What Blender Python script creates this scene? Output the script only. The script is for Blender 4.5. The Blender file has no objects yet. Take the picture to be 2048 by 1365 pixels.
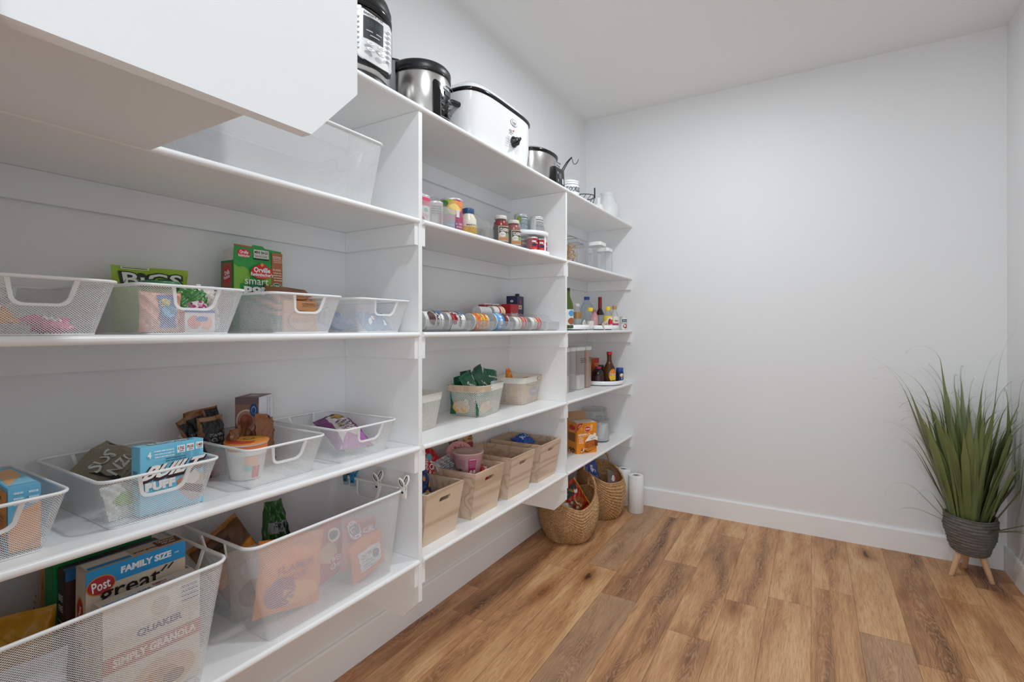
import bpy, bmesh, math, random
from mathutils import Vector, Matrix, Euler, noise
C = bpy.context
SC = C.scene
COL = SC.collection
PI = math.pi
R_ = math.radians
# ------------------------------------------------------------------ camera
cam_d = bpy.data.cameras.new('camera'); cam = bpy.data.objects.new('camera', cam_d); COL.objects.link(cam)
cam.location = (1.5812, 0.0, 1.348); cam.rotation_euler = (PI/2, 0, R_(30.9274))
cam_d.sensor_width = 36; cam_d.lens = 1002.47*36/2048; cam_d.shift_y = -0.01255; cam_d.clip_start = 0.02
SC.camera = cam
# ------------------------------------------------------------------ world, lights, exposure
wd = bpy.data.worlds.new('world'); SC.world = wd; wd.use_nodes = True
wd.node_tree.nodes['Background'].inputs[0].default_value = (0.86, 0.93, 1.0, 1)
wd.node_tree.nodes['Background'].inputs[1].default_value = 0.6
SC.view_settings.view_transform = 'Standard'; SC.view_settings.look = 'None'
SC.view_settings.gamma = 1; SC.view_settings.use_curve_mapping = False
SC.view_settings.exposure = 0.12
H_CEIL = 3.032
def ceiling_lamp(name, x, y, power, r, col):
    l = bpy.data.lights.new(name, 'AREA'); l.shape = 'DISK'; l.size = 2*r; l.energy = power; l.color = col
    o = bpy.data.objects.new(name, l); COL.objects.link(o); o.location = (x, y, H_CEIL-0.035)
ceiling_lamp('ceiling_lamp_light', 1.14, 2.50, 15.5, .075, (.87, .945, 1.))
ceiling_lamp('ceiling_lamp_light', 1.30, 0.98, 14, .075, (.87, .945, 1.))
# two added fill lights beyond the doorway behind the camera, evening out the lighting
def fill_light(x, y, z, tx, ty, w, h, e):
    wl = bpy.data.lights.new('next_room_fill_light', 'AREA'); wl.shape = 'RECTANGLE'; wl.size = w; wl.size_y = h; wl.energy = e; wl.color = (.85, .935, 1)
    wo = bpy.data.objects.new('next_room_fill_light', wl); COL.objects.link(wo); wo.location = (x, y, z)
    wo.rotation_euler = (Vector((x-tx, y-ty, z-1.25))).to_track_quat('Z', 'Y').to_euler()
fill_light(3.5, -2.0, 1.40, .2, 1.3, 1.8, 1.9, 36)
fill_light(1.75, -2.8, 1.35, 1.75, 3.8, 1.8, 1.9, 36)
SC.cycles.max_bounces = 12; SC.cycles.diffuse_bounces = 10; SC.cycles.transparent_max_bounces = 24
SC.cycles.caustics_reflective = False; SC.cycles.caustics_refractive = False
# ------------------------------------------------------------------ materials
def sr(h):
    h = h.lstrip('#'); h = ''.join(x*2 for x in h) if len(h) == 3 else h; c = [int(h[i:i+2], 16)/255 for i in (0, 2, 4)]
    return tuple(v/12.92 if v <= .04045 else ((v+.055)/1.055)**2.4 for v in c)
MC = {}
def newmat(name):
    m = bpy.data.materials.new(name); m.use_nodes = True
    return m, m.node_tree.nodes, m.node_tree.links, m.node_tree.nodes['Principled BSDF']
def mat(col, rough=.5, metal=0., noise_amt=.06, scale=30., coat=0., bump=0., emit=0.):
    """flat procedural paint / print: colour broken up by a fine noise"""
    k = (col, rough, metal, noise_amt, scale, coat, bump)
    if k in MC: return MC[k]
    c = sr(col) if isinstance(col, str) else col
    m, N, L, b = newmat('mat_'+(col if isinstance(col, str) else 'c'))
    b.inputs['Roughness'].default_value = rough; b.inputs['Metallic'].default_value = metal
    b.inputs['Coat Weight'].default_value = coat
    tc = N.new('ShaderNodeTexCoord'); nz = N.new('ShaderNodeTexNoise'); nz.inputs['Scale'].default_value = scale
    nz.inputs['Detail'].default_value = 3
    L.new(tc.outputs['Object'], nz.inputs['Vector'])
    mx = N.new('ShaderNodeMixRGB')
    mx.inputs[1].default_value = tuple(min(1, v*(1-noise_amt)) for v in c)+(1,)
    mx.inputs[2].default_value = tuple(min(1, v*(1+noise_amt)) for v in c)+(1,)
    L.new(nz.outputs['Fac'], mx.inputs[0]); L.new(mx.outputs[0], b.inputs['Base Color'])
    if bump:
        bp = N.new('ShaderNodeBump'); bp.inputs['Strength'].default_value = bump; bp.inputs['Distance'].default_value = .002
        L.new(nz.outputs['Fac'], bp.inputs['Height']); L.new(bp.outputs[0], b.inputs['Normal'])
    MC[k] = m
    return m
def node(N, t, **kw):
    n = N.new(t)
    for k, v in kw.items():
        setattr(n, k, v)
    return n
def math_n(N, L, op, a, b=None, c=None):
    n = N.new('ShaderNodeMath'); n.operation = op
    for i, v in enumerate((a, b, c)):
        if v is None: continue
        if isinstance(v, (int, float)): n.inputs[i].default_value = v
        else: L.new(v, n.inputs[i])
    return n.outputs[0]
def ramp(N, L, fac, stops):
    r = N.new('ShaderNodeValToRGB'); e = r.color_ramp.elements
    while len(e) > 1: e.remove(e[0])
    e[0].position = stops[0][0]; e[0].color = stops[0][1]
    for p, c in stops[1:]:
        q = e.new(p); q.color = c
    L.new(fac, r.inputs[0]); return r.outputs[0]
def wall_mat(name, col, bump=.12, scale=170):
    m, N, L, b = newmat(name); b.inputs['Roughness'].default_value = .62
    tc = N.new('ShaderNodeTexCoord'); nz = N.new('ShaderNodeTexNoise'); nz.inputs['Scale'].default_value = scale; nz.inputs['Detail'].default_value = 4
    L.new(tc.outputs['Object'], nz.inputs['Vector'])
    b.inputs['Base Color'].default_value = col+(1,)
    bp = N.new('ShaderNodeBump'); bp.inputs['Strength'].default_value = bump; bp.inputs['Distance'].default_value = .002
    L.new(nz.outputs['Fac'], bp.inputs['Height']); L.new(bp.outputs[0], b.inputs['Normal'])
    return m
M_WALL = wall_mat('wall_paint', (.80, .805, .81))
M_CEIL = wall_mat('ceiling_paint', (.84, .84, .83), .2, 90)
M_CLEAT = mat((.80, .805, .81), .4, noise_amt=.01, scale=6)
M_SHELF = mat((.88, .88, .875), .33, noise_amt=.012, scale=8)
M_TRIM = mat((.86, .87, .88), .35, noise_amt=.01, scale=6)
def perforated(name, col, p, q, thr, rough=.35, metal=0.):
    """painted sheet with a staggered pattern of holes, laid out in metres through the UV map"""
    m, N, L, b = newmat(name); b.inputs['Base Color'].default_value = col+(1,); b.inputs['Roughness'].default_value = rough; b.inputs['Metallic'].default_value = metal
    uv = N.new('ShaderNodeUVMap'); sp = N.new('ShaderNodeSeparateXYZ'); L.new(uv.outputs[0], sp.inputs[0])
    a = math_n(N, L, 'MULTIPLY', sp.outputs[0], 1/p); c = math_n(N, L, 'MULTIPLY', sp.outputs[1], 1/q)
    h = [math_n(N, L, 'ABSOLUTE', math_n(N, L, 'SUBTRACT', math_n(N, L, 'FRACT', math_n(N, L, 'ADD', math_n(N, L, o, a, c), 100.)), .5)) for o in ('ADD', 'SUBTRACT')]
    f = math_n(N, L, 'LESS_THAN', math_n(N, L, 'MAXIMUM', h[0], h[1]), thr)
    tr = N.new('ShaderNodeBsdfTransparent'); mx = N.new('ShaderNodeMixShader')
    L.new(f, mx.inputs[0]); L.new(b.outputs[0], mx.inputs[1]); L.new(tr.outputs[0], mx.inputs[2])
    L.new(mx.outputs[0], N['Material Output'].inputs['Surface'])
    return m
M_MESH = perforated('white_wire_mesh', (.80, .81, .82), .0052, .0044, .355)
M_MESHFINE = perforated('white_fine_wire_mesh', (.80, .81, .82), .0052, .0042, .355)
M_CREAMMESH = perforated('cream_sheet_with_holes', (.72, .69, .62), .0085, .0100, .31)
M_WIRE = mat((.84, .85, .85), .3, noise_amt=.01)
def clear(name, tint=(1, 1, 1), body=.05, rough=.04):
    m, N, L, b = newmat(name); b.inputs['Base Color'].default_value = tuple(min(1, v*.95) for v in tint)+(1,); b.inputs['Roughness'].default_value = .4
    lw = N.new('ShaderNodeLayerWeight'); lw.inputs[0].default_value = .25
    tr = N.new('ShaderNodeBsdfTransparent'); tr.inputs[0].default_value = tint+(1,)
    gl = N.new('ShaderNodeBsdfGlossy'); gl.inputs['Roughness'].default_value = rough
    m1 = N.new('ShaderNodeMixShader'); m2 = N.new('ShaderNodeMixShader')
    L.new(math_n(N, L, 'ADD', math_n(N, L, 'MULTIPLY', lw.outputs['Fresnel'], .5), .01), m1.inputs[0]); L.new(tr.outputs[0], m1.inputs[1]); L.new(gl.outputs[0], m1.inputs[2])
    m2.inputs[0].default_value = body; L.new(m1.outputs[0], m2.inputs[1]); L.new(b.outputs[0], m2.inputs[2])
    L.new(m2.outputs[0], N['Material Output'].inputs['Surface'])
    return m
M_CLEAR = clear('clear_plastic', (.988, .99, .99), .035)
M_CLEARFILM = clear('clear_film', (.95, .95, .95), .12, .1)
M_FROST = clear('frosted_plastic', (.985, .985, .985), .20, .15)
M_GLASS = clear('clear_glass', (.982, .988, .986), .025)
M_GREENGLASS = clear('green_glass', (.25, .36, .08), .25)
M_BLUECLEAR = clear('pale_blue_film', (.45, .62, .85), .3, .15)
def steel():
    m, N, L, b = newmat('brushed_steel'); b.inputs['Metallic'].default_value = 1; b.inputs['Roughness'].default_value = .26
    b.inputs['Base Color'].default_value = (.62, .60, .58, 1)
    tc = N.new('ShaderNodeTexCoord'); mp = N.new('ShaderNodeMapping'); mp.inputs['Scale'].default_value = (4, 4, 900)
    nz = N.new('ShaderNodeTexNoise'); nz.inputs['Scale'].default_value = 1
    L.new(tc.outputs['Object'], mp.inputs[0]); L.new(mp.outputs[0], nz.inputs['Vector'])
    bp = N.new('ShaderNodeBump'); bp.inputs['Strength'].default_value = .05; L.new(nz.outputs['Fac'], bp.inputs['Height']); L.new(bp.outputs[0], b.inputs['Normal'])
    return m
M_STEEL = steel()
M_TIN = mat((.72, .72, .71), .38, metal=.55, noise_amt=.05)
M_BLACK = mat('#17181b', .38, noise_amt=.1)
M_BLACKGLOSS = mat('#0c0d10', .15, noise_amt=.05)
M_WHITE = mat('#efefef', .35, noise_amt=.01)
M_GLOSSWHITE = mat('#f2f2f2', .12, noise_amt=.01)
M_CARD = mat('#c9bba8', .7)
def wood(name, c1, c2, axis=0, rings=38., rough=.55, stretch=.16):
    m, N, L, b = newmat(name); b.inputs['Roughness'].default_value = rough
    tc = N.new('ShaderNodeTexCoord'); mp = N.new('ShaderNodeMapping')
    sc = [1, 1, 1]; sc[axis] = stretch; mp.inputs['Scale'].default_value = sc
    L.new(tc.outputs['Object'], mp.inputs[0])
    oi = N.new('ShaderNodeObjectInfo'); va = N.new('ShaderNodeVectorMath'); va.operation = 'ADD'
    cb = N.new('ShaderNodeCombineXYZ')
    for i in range(3): L.new(math_n(N, L, 'MULTIPLY', oi.outputs['Random'], 7.+i), cb.inputs[i])
    L.new(mp.outputs[0], va.inputs[0]); L.new(cb.outputs[0], va.inputs[1])
    nz = N.new('ShaderNodeTexNoise'); nz.inputs['Scale'].default_value = 6.5; nz.inputs['Detail'].default_value = 2; L.new(va.outputs[0], nz.inputs['Vector'])
    s = math_n(N, L, 'MULTIPLY', nz.outputs['Fac'], rings*PI)
    g = math_n(N, L, 'POWER', math_n(N, L, 'ABSOLUTE', math_n(N, L, 'SINE', s)), 5.)
    mp2 = N.new('ShaderNodeMapping'); sc2 = [300, 300, 300]; sc2[axis] = 9; mp2.inputs['Scale'].default_value = sc2
    L.new(tc.outputs['Object'], mp2.inputs[0])
    n2 = N.new('ShaderNodeTexNoise'); n2.inputs['Scale'].default_value = 1; L.new(mp2.outputs[0], n2.inputs['Vector'])
    fac = math_n(N, L, 'ADD', math_n(N, L, 'MULTIPLY', g, .55), math_n(N, L, 'MULTIPLY', n2.outputs['Fac'], .4))
    L.new(ramp(N, L, fac, [(0, c1+(1,)), (1, c2+(1,))]), b.inputs['Base Color'])
    return m
M_CRATE = wood('pale_crate_wood', (.72, .565, .43), (.47, .32, .20), 1, 9, stretch=.07)
M_PINE = wood('light_leg_wood', (.66, .42, .25), (.52, .30, .16), 2, 8)
M_HANDLEWOOD = wood('handle_wood', (.66, .50, .36), (.50, .34, .21), 1, 8)
def floor_mat():
    m, N, L, b = newmat('wood_plank_floor')
    tc = N.new('ShaderNodeTexCoord'); sp = N.new('ShaderNodeSeparateXYZ'); L.new(tc.outputs['Object'], sp.inputs[0])
    W, LEN = .184, 1.22
    X = math_n(N, L, 'DIVIDE', math_n(N, L, 'ADD', sp.outputs[0], -.104+.184*5), W)
    ix = math_n(N, L, 'FLOOR', X); fx = math_n(N, L, 'FRACT', X)
    w1 = N.new('ShaderNodeTexWhiteNoise'); w1.noise_dimensions = '1D'; L.new(math_n(N, L, 'ADD', ix, 3.7), w1.inputs['W'])
    Y = math_n(N, L, 'ADD', math_n(N, L, 'DIVIDE', math_n(N, L, 'ADD', sp.outputs[1], 10.), LEN), math_n(N, L, 'MULTIPLY', w1.outputs['Value'], 1.0))
    iy = math_n(N, L, 'FLOOR', Y); fy = math_n(N, L, 'FRACT', Y)
    w2 = N.new('ShaderNodeTexWhiteNoise'); w2.noise_dimensions = '2D'
    cb = N.new('ShaderNodeCombineXYZ'); L.new(ix, cb.inputs[0]); L.new(iy, cb.inputs[1]); L.new(cb.outputs[0], w2.inputs['Vector'])
    pr = w2.outputs['Value']
    # plank-local coordinates, shifted per plank so no two boards share grain
    lc = N.new('ShaderNodeCombineXYZ')
    L.new(sp.outputs[0], lc.inputs[0])
    L.new(math_n(N, L, 'ADD', sp.outputs[1], math_n(N, L, 'MULTIPLY', pr, 40.)), lc.inputs[1])
    L.new(math_n(N, L, 'MULTIPLY', pr, 23.), lc.inputs[2])
    def nz(sx, sy, scale, det=3, dist=0., rough=.55):
        mp = N.new('ShaderNodeMapping'); mp.inputs['Scale'].default_value = (sx, sy, 1); L.new(lc.outputs[0], mp.inputs[0])
        t = N.new('ShaderNodeTexNoise'); t.inputs['Scale'].default_value = scale; t.inputs['Detail'].default_value = det; t.inputs['Distortion'].default_value = dist; t.inputs['Roughness'].default_value = rough
        L.new(mp.outputs[0], t.inputs['Vector']); return t.outputs['Fac']
    fine = nz(1, .035, 330, 3); med = nz(1, .055, 30, 5, 1.2, .65); tone = nz(1, .16, 6.5, 3, .8); wob = nz(.0, .8, 1.6, 2); wob2 = nz(1, .22, 9, 3, .6)
    u = math_n(N, L, 'ADD', math_n(N, L, 'SUBTRACT', fx, .5), math_n(N, L, 'MULTIPLY', math_n(N, L, 'SUBTRACT', wob, .5), 1.6))
    u2 = math_n(N, L, 'MULTIPLY', math_n(N, L, 'MULTIPLY', u, u), 3.2)
    ph = math_n(N, L, 'ADD', math_n(N, L, 'ADD', u2, math_n(N, L, 'MULTIPLY', wob2, .75)), math_n(N, L, 'MULTIPLY', math_n(N, L, 'MULTIPLY', fy, LEN), .55))
    rings = math_n(N, L, 'POWER', math_n(N, L, 'ABSOLUTE', math_n(N, L, 'SINE', math_n(N, L, 'MULTIPLY', ph, 62.))), 6.)
    heart = math_n(N, L, 'MULTIPLY', math_n(N, L, 'MAXIMUM', math_n(N, L, 'SUBTRACT', 1., math_n(N, L, 'MULTIPLY', math_n(N, L, 'ABSOLUTE', u), 3.6)), 0.), math_n(N, L, 'GREATER_THAN', math_n(N, L, 'FRACT', math_n(N, L, 'MULTIPLY', pr, 7.3)), .25))
    fac = math_n(N, L, 'ADD', math_n(N, L, 'MULTIPLY', tone, .95), math_n(N, L, 'MULTIPLY', med, .50))
    fac = math_n(N, L, 'ADD', fac, math_n(N, L, 'MULTIPLY', math_n(N, L, 'SUBTRACT', pr, .5), .26))
    fac = math_n(N, L, 'SUBTRACT', fac, math_n(N, L, 'MULTIPLY', heart, .16))
    base = ramp(N, L, math_n(N, L, 'SUBTRACT', fac, .12), [(.28, (.17, .072, .030, 1)), (.44, (.34, .155, .062, 1)), (.60, (.53, .262, .108, 1)), (.80, (.70, .42, .205, 1))])
    # a few greyer boards
    gm = N.new('ShaderNodeMixRGB'); gm.inputs[2].default_value = (.40, .27, .175, 1); L.new(base, gm.inputs[1])
    L.new(math_n(N, L, 'MULTIPLY', math_n(N, L, 'GREATER_THAN', math_n(N, L, 'FRACT', math_n(N, L, 'MULTIPLY', pr, 13.7)), .87), .5), gm.inputs[0])
    mx = N.new('ShaderNodeMixRGB'); mx.blend_type = 'MIX'; mx.inputs[2].default_value = (.72, .52, .36, 1)
    L.new(math_n(N, L, 'MULTIPLY', rings, .26), mx.inputs[0]); L.new(gm.outputs[0], mx.inputs[1])
    mx2 = N.new('ShaderNodeMixRGB'); mx2.blend_type = 'MULTIPLY'; mx2.inputs[0].default_value = 1
    L.new(mx.outputs[0], mx2.inputs[1]); L.new(ramp(N, L, fine, [(.30, (.66, .60, .55, 1)), (.55, (1, 1, 1, 1)), (.75, (1.0, 1.0, 1.0, 1))]), mx2.inputs[2])
    # knots
    mp = N.new('ShaderNodeMapping'); mp.inputs['Scale'].default_value = (1, .38, 1); L.new(lc.outputs[0], mp.inputs[0])
    dn = N.new('ShaderNodeTexNoise'); dn.inputs['Scale'].default_value = 18; L.new(mp.outputs[0], dn.inputs['Vector'])
    vm = N.new('ShaderNodeVectorMath'); vm.operation = 'MULTIPLY_ADD'; vm.inputs[1].default_value = (.05, .05, 0); L.new(dn.outputs['Color'], vm.inputs[0]); L.new(mp.outputs[0], vm.inputs[2])
    vo = N.new('ShaderNodeTexVoronoi'); vo.inputs['Scale'].default_value = 4.3; L.new(vm.outputs[0], vo.inputs['Vector'])
    kn = ramp(N, L, vo.outputs['Distance'], [(.0, (.06, .045, .04, 1)), (.05, (.12, .09, .07, 1)), (.075, (.50, .40, .33, 1)), (.16, (.78, .68, .60, 1)), (.30, (1, 1, 1, 1))])
    mx3 = N.new('ShaderNodeMixRGB'); mx3.blend_type = 'MULTIPLY'; mx3.inputs[0].default_value = 1.
    L.new(mx2.outputs[0], mx3.inputs[1]); L.new(kn, mx3.inputs[2])
    # seams
    ex = math_n(N, L, 'MULTIPLY', math_n(N, L, 'MINIMUM', fx, math_n(N, L, 'SUBTRACT', 1., fx)), W)
    ey = math_n(N, L, 'MULTIPLY', math_n(N, L, 'MINIMUM', fy, math_n(N, L, 'SUBTRACT', 1., fy)), LEN)
    e = math_n(N, L, 'MINIMUM', ex, ey)
    mx4 = N.new('ShaderNodeMixRGB'); mx4.blend_type = 'MULTIPLY'; mx4.inputs[2].default_value = (.52, .42, .36, 1)
    L.new(math_n(N, L, 'LESS_THAN', e, .0011), mx4.inputs[0]); L.new(mx3.outputs[0], mx4.inputs[1])
    L.new(mx4.outputs[0], b.inputs['Base Color'])
    L.new(math_n(N, L, 'ADD', math_n(N, L, 'MULTIPLY', med, .2), .36), b.inputs['Roughness'])
    bp = N.new('ShaderNodeBump'); bp.inputs['Strength'].default_value = .15; bp.inputs['Distance'].default_value = .001
    L.new(math_n(N, L, 'ADD', fine, math_n(N, L, 'MULTIPLY', math_n(N, L, 'GREATER_THAN', e, .0011), 2.)), bp.inputs['Height']); L.new(bp.outputs[0], b.inputs['Normal'])
    return m
M_FLOOR = floor_mat()
# ------------------------------------------------------------------ mesh builder
class MB:
    def __init__(s): s.v = []; s.f = []; s.mi = []; s.sm = []; s.uv = []; s.mats = []
    def m(s, mt):
        if mt not in s.mats: s.mats.append(mt)
        return s.mats.index(mt)
    def add(s, vs, fs, mt, smooth=False, uvs=None, M=None):
        n = len(s.v); k = s.m(mt)
        for i, p in enumerate(vs):
            p = Vector(p); s.v.append(M @ p if M else p)
        for f in fs:
            s.f.append([n+i for i in f]); s.mi.append(k); s.sm.append(smooth)
            s.uv.append([uvs[i] for i in f] if uvs else None)
        return s
    def box(s, a, b, mt, M=None):
        (x0, y0, z0), (x1, y1, z1) = a, b
        vs = [(x, y, z) for z in (z0, z1) for y in (y0, y1) for x in (x0, x1)]
        return s.add(vs, [(0, 2, 3, 1), (4, 5, 7, 6), (0, 1, 5, 4), (1, 3, 7, 5), (3, 2, 6, 7), (2, 0, 4, 6)], mt, M=M)
    def loft(s, rings, mt, c0=True, c1=True, smooth=True, M=None, uv=None, close=True):
        n = len(rings[0]); vs = [p for r in rings for p in r]; fs = []
        for j in range(len(rings)-1):
            for i in range(n if close else n-1):
                a = j*n+i; b = j*n+(i+1) % n; fs.append((a, b, b+n, a+n))
        s.add(vs, fs, mt, smooth, uv, M)
        if c0: s.add(rings[0], [list(range(n))[::-1]], mt, False, None, M)
        if c1: s.add(rings[-1], [list(range(n))], mt, False, None, M)
        return s
    def lathe(s, prof, mt, seg=28, M=None, sx=1., sy=1., c0=True, c1=True, a0=0., a1=2*PI, power=2.):
        full = abs(a1-a0-2*PI) < 1e-6
        rings = []
        for r, z in prof:
            rg = []
            for i in range(seg if full else seg+1):
                a = a0+(a1-a0)*i/seg; ca, sa = math.cos(a), math.sin(a)
                k = 1. if power == 2. else (abs(ca)**power+abs(sa)**power)**(-1/power)
                rg.append((r*sx*ca*k, r*sy*sa*k, z))
            rings.append(rg)
        return s.loft(rings, mt, c0 and full and prof[0][0] > 1e-4, c1 and full and prof[-1][0] > 1e-4, True, M, None, full)
    def tube(s, pts, r, mt, seg=8, closed=False, M=None, taper=None):
        pts = [Vector(p) for p in pts]; n = len(pts); rings = []; up = None
        for i, p in enumerate(pts):
            a = pts[(i-1) % n] if (closed or i > 0) else p; b = pts[(i+1) % n] if (closed or i < n-1) else p
            d = (b-a).normalized()
            if up is None:
                up = Vector((0, 0, 1)) if abs(d.z) < .9 else Vector((1, 0, 0))
            x = d.cross(up).normalized(); up = x.cross(d).normalized()
            rr = r*(taper(i/(n-1)) if taper else 1)
            rings.append([p+(x*math.cos(t)+up*math.sin(t))*rr for t in [2*PI*k/seg for k in range(seg)]])
        if closed: rings.append(rings[0])
        return s.loft(rings, mt, not closed, not closed, True, M)
    def prism(s, poly, ax, a, b, mt, M=None, smooth=False):
        """extrude a 2D polygon along axis ax from a to b"""
        def P(u, w, t): return {'x': (t, u, w), 'y': (u, t, w), 'z': (u, w, t)}[ax]
        return s.loft([[P(u, w, a) for u, w in poly], [P(u, w, b) for u, w in poly]], mt, True, True, smooth, M)
    def build(s, name, parent=None, loc=None, rot=None):
        me = bpy.data.meshes.new(name); me.from_pydata([tuple(p) for p in s.v], [], s.f)
        for mt in s.mats: me.materials.append(mt)
        me.polygons.foreach_set('material_index', s.mi); me.polygons.foreach_set('use_smooth', s.sm)
        if any(u for u in s.uv):
            ul = me.uv_layers.new(name='UVMap')
            for p, u in zip(me.polygons, s.uv):
                if u:
                    for li, c in zip(p.loop_indices, u): ul.data[li].uv = c
        bm = bmesh.new(); bm.from_mesh(me); bmesh.ops.recalc_face_normals(bm, faces=bm.faces[:]) if not any(s.uv) else None
        bm.to_mesh(me); bm.free(); me.update()
        o = bpy.data.objects.new(name, me); COL.objects.link(o)
        if parent: o.parent = parent
        if loc is not None: o.location = loc
        if rot is not None: o.rotation_euler = rot
        return o
def tag(o, label=None, cat=None, group=None, kind=None):
    if label: o['label'] = label
    if cat: o['category'] = cat
    if group: o['group'] = group
    if kind: o['kind'] = kind
    return o
def empty(name, loc, rot=(0, 0, 0), **kw):
    o = bpy.data.objects.new(name, None); COL.objects.link(o); o.location = loc; o.rotation_euler = rot; o.empty_display_size = .05
    return tag(o, **kw)
def rrect(x0, x1, y0, y1, r, n=6, z=0.):
    out = []
    for cx, cy, a in ((x1-r, y0+r, -PI/2), (x1-r, y1-r, 0), (x0+r, y1-r, PI/2), (x0+r, y0+r, PI)):
        for i in range(n+1):
            t = a+PI/2*i/n; out.append((cx+r*math.cos(t), cy+r*math.sin(t), z))
    return out
# ------------------------------------------------------------------ printing: decals laid on a surface S(u, v, d)
TX = {}
def text_geo(t, bold):
    k = (t, bold)
    if k in TX: return TX[k]
    cu = bpy.data.curves.new('t', 'FONT'); cu.body = t; cu.resolution_u = 2; cu.offset = bold; cu.fill_mode = 'FRONT'
    ob = bpy.data.objects.new('t', cu); me = bpy.data.meshes.new_from_object(ob)
    vs = [(v.co.x, v.co.y) for v in me.vertices]; fs = [list(p.vertices) for p in me.polygons]
    x0 = min(v[0] for v in vs); x1 = max(v[0] for v in vs); y0 = min(v[1] for v in vs); y1 = max(v[1] for v in vs)
    vs = [((x-x0)/(x1-x0)-.5, (y-y0)/(y1-y0)-.5) for x, y in vs]
    bpy.data.objects.remove(ob); bpy.data.curves.remove(cu); bpy.data.meshes.remove(me)
    TX[k] = (vs, fs); return TX[k]
def plane_S(o, U, V):
    o, U, V = Vector(o), Vector(U), Vector(V); n = U.cross(V).normalized()
    return lambda u, v, d: o+U*u+V*v+n*d
def cyl_S(r, z0, h, ang0=0., span=PI, r1=None, sx=1., sy=1.):
    r1 = r if r1 is None else r1
    def S(u, v, d):
        a = ang0+(u-.5)*span; rr = r+(r1-r)*v+d
        return Vector((rr*sx*math.cos(a), rr*sy*math.sin(a), z0+h*v))
    return S
def dec(mb, S, items, d0=.0004, asp=1., curved=False):
    """items in unit label space: r rect(x0,y0,x1,y1), e ellipse(cx,cy,rx,ry), p polygon, t text(str,cx,cy,w,h[,bold,rot])"""
    d = d0
    for it in items:
        k, c = it[0], it[1]
        mt = mat(c) if isinstance(c, str) else c
        a = it[2:]
        if k == 'r':
            x0, y0, x1, y1 = a[:4]; n = (18 if max(abs(x1-x0), abs(y1-y0)) > .25 else 4) if curved else 1
            vs = [(x0+(x1-x0)*i/n, y0+(y1-y0)*j/n) for j in range(n+1) for i in range(n+1)]
            fs = [(j*(n+1)+i, j*(n+1)+i+1, (j+1)*(n+1)+i+1, (j+1)*(n+1)+i) for j in range(n) for i in range(n)]
        elif k == 'e':
            cx, cy, rx, ry = a[:4]; n = 20; vs = [(cx, cy)]; rr = (.25, .5, .75, 1.) if curved else (1.,)
            for q in rr: vs += [(cx+q*rx*math.cos(2*PI*i/n), cy+q*ry*math.sin(2*PI*i/n)) for i in range(n)]
            fs = [(0, 1+i, 1+(i+1) % n) for i in range(n)]
            for q in range(len(rr)-1): fs += [(1+q*n+i, 1+q*n+n+i, 1+q*n+n+(i+1) % n, 1+q*n+(i+1) % n) for i in range(n)]
        elif k == 'p':
            vs = a[0]; fs = [list(range(len(vs)))]
        elif k == 't':
            txt, cx, cy, w, h = a[:5]; bold = a[5] if len(a) > 5 else .02; rot = R_(a[6]) if len(a) > 6 else 0; skew = a[7] if len(a) > 7 else 0
            g, fs = text_geo(txt, bold); vs = []
            for x, y in g:
                x2 = (x+skew*y)*w*asp; y2 = y*h; vs.append((cx+(x2*math.cos(rot)-y2*math.sin(rot))/asp, cy+x2*math.sin(rot)+y2*math.cos(rot)))
        mb.add([S(x, y, d) for x, y in vs], fs, mt, curved and k != 't'); d += .00025
    return mb
def lines(col, x0, x1, y0, y1, n, seed=0, hh=.4):
    """rows of small print too fine to read: thin broken bars"""
    rd = random.Random(seed); out = []; st = (y1-y0)/n
    for i in range(n):
        x = x0; y = y1-st*(i+.7)
        while x < x1-.01:
            w = min(rd.uniform(.04, .16)*(x1-x0)*1.6, x1-x); out.append(('r', col, x, y, x+w, y+st*hh)); x += w+.025*(x1-x0)
    return out
def blobs(cols, x0, x1, y0, y1, n, r, seed=0, ay=1.):
    rd = random.Random(seed)
    return [('e', rd.choice(cols), rd.uniform(x0, x1), rd.uniform(y0, y1), r*rd.uniform(.5, 1.2), r*ay*rd.uniform(.5, 1.2)) for _ in range(n)]
def carton(name, loc, sx, sy, sz, body, rotz=0., F=(), L=(), T=(), Rr=(), label='', cat='box', tilt=(0, 0), top=None, side=None, extra=None, group=None):
    """printed carton, origin bottom centre; F faces +x, L faces -y, Rr faces +y, T is the top"""
    b = mat(body, .45) if isinstance(body, str) else body
    mb = MB(); x, y, e = sx/2, sy/2, min(.0012, sx*.1)
    mb.loft([rrect(-x, x, -y, y, e, 1, 0.), rrect(-x, x, -y, y, e, 1, sz)], b, smooth=False)
    if side: mb.loft([rrect(-x-.0003, x-.001, -y-.0003, y+.0003, e, 1, 0.), rrect(-x-.0003, x-.001, -y-.0003, y+.0003, e, 1, sz)], mat(side, .45), smooth=False)
    dec(mb, plane_S((x, -y, 0), (0, sy, 0), (0, 0, sz)), F, asp=sy/sz)
    dec(mb, plane_S((-x, -y, 0), (sx, 0, 0), (0, 0, sz)), L, asp=sx/sz, d0=.0006)
    dec(mb, plane_S((x, y, 0), (-sx, 0, 0), (0, 0, sz)), Rr, asp=sx/sz, d0=.0006)
    dec(mb, plane_S((x, -y, sz), (0, sy, 0), (-sx, 0, 0)), T, asp=sy/sx)
    if extra: extra(mb)
    return tag(mb.build(name, None, loc, (R_(tilt[0]), R_(tilt[1]), R_(rotz))), label, cat, group)
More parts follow.
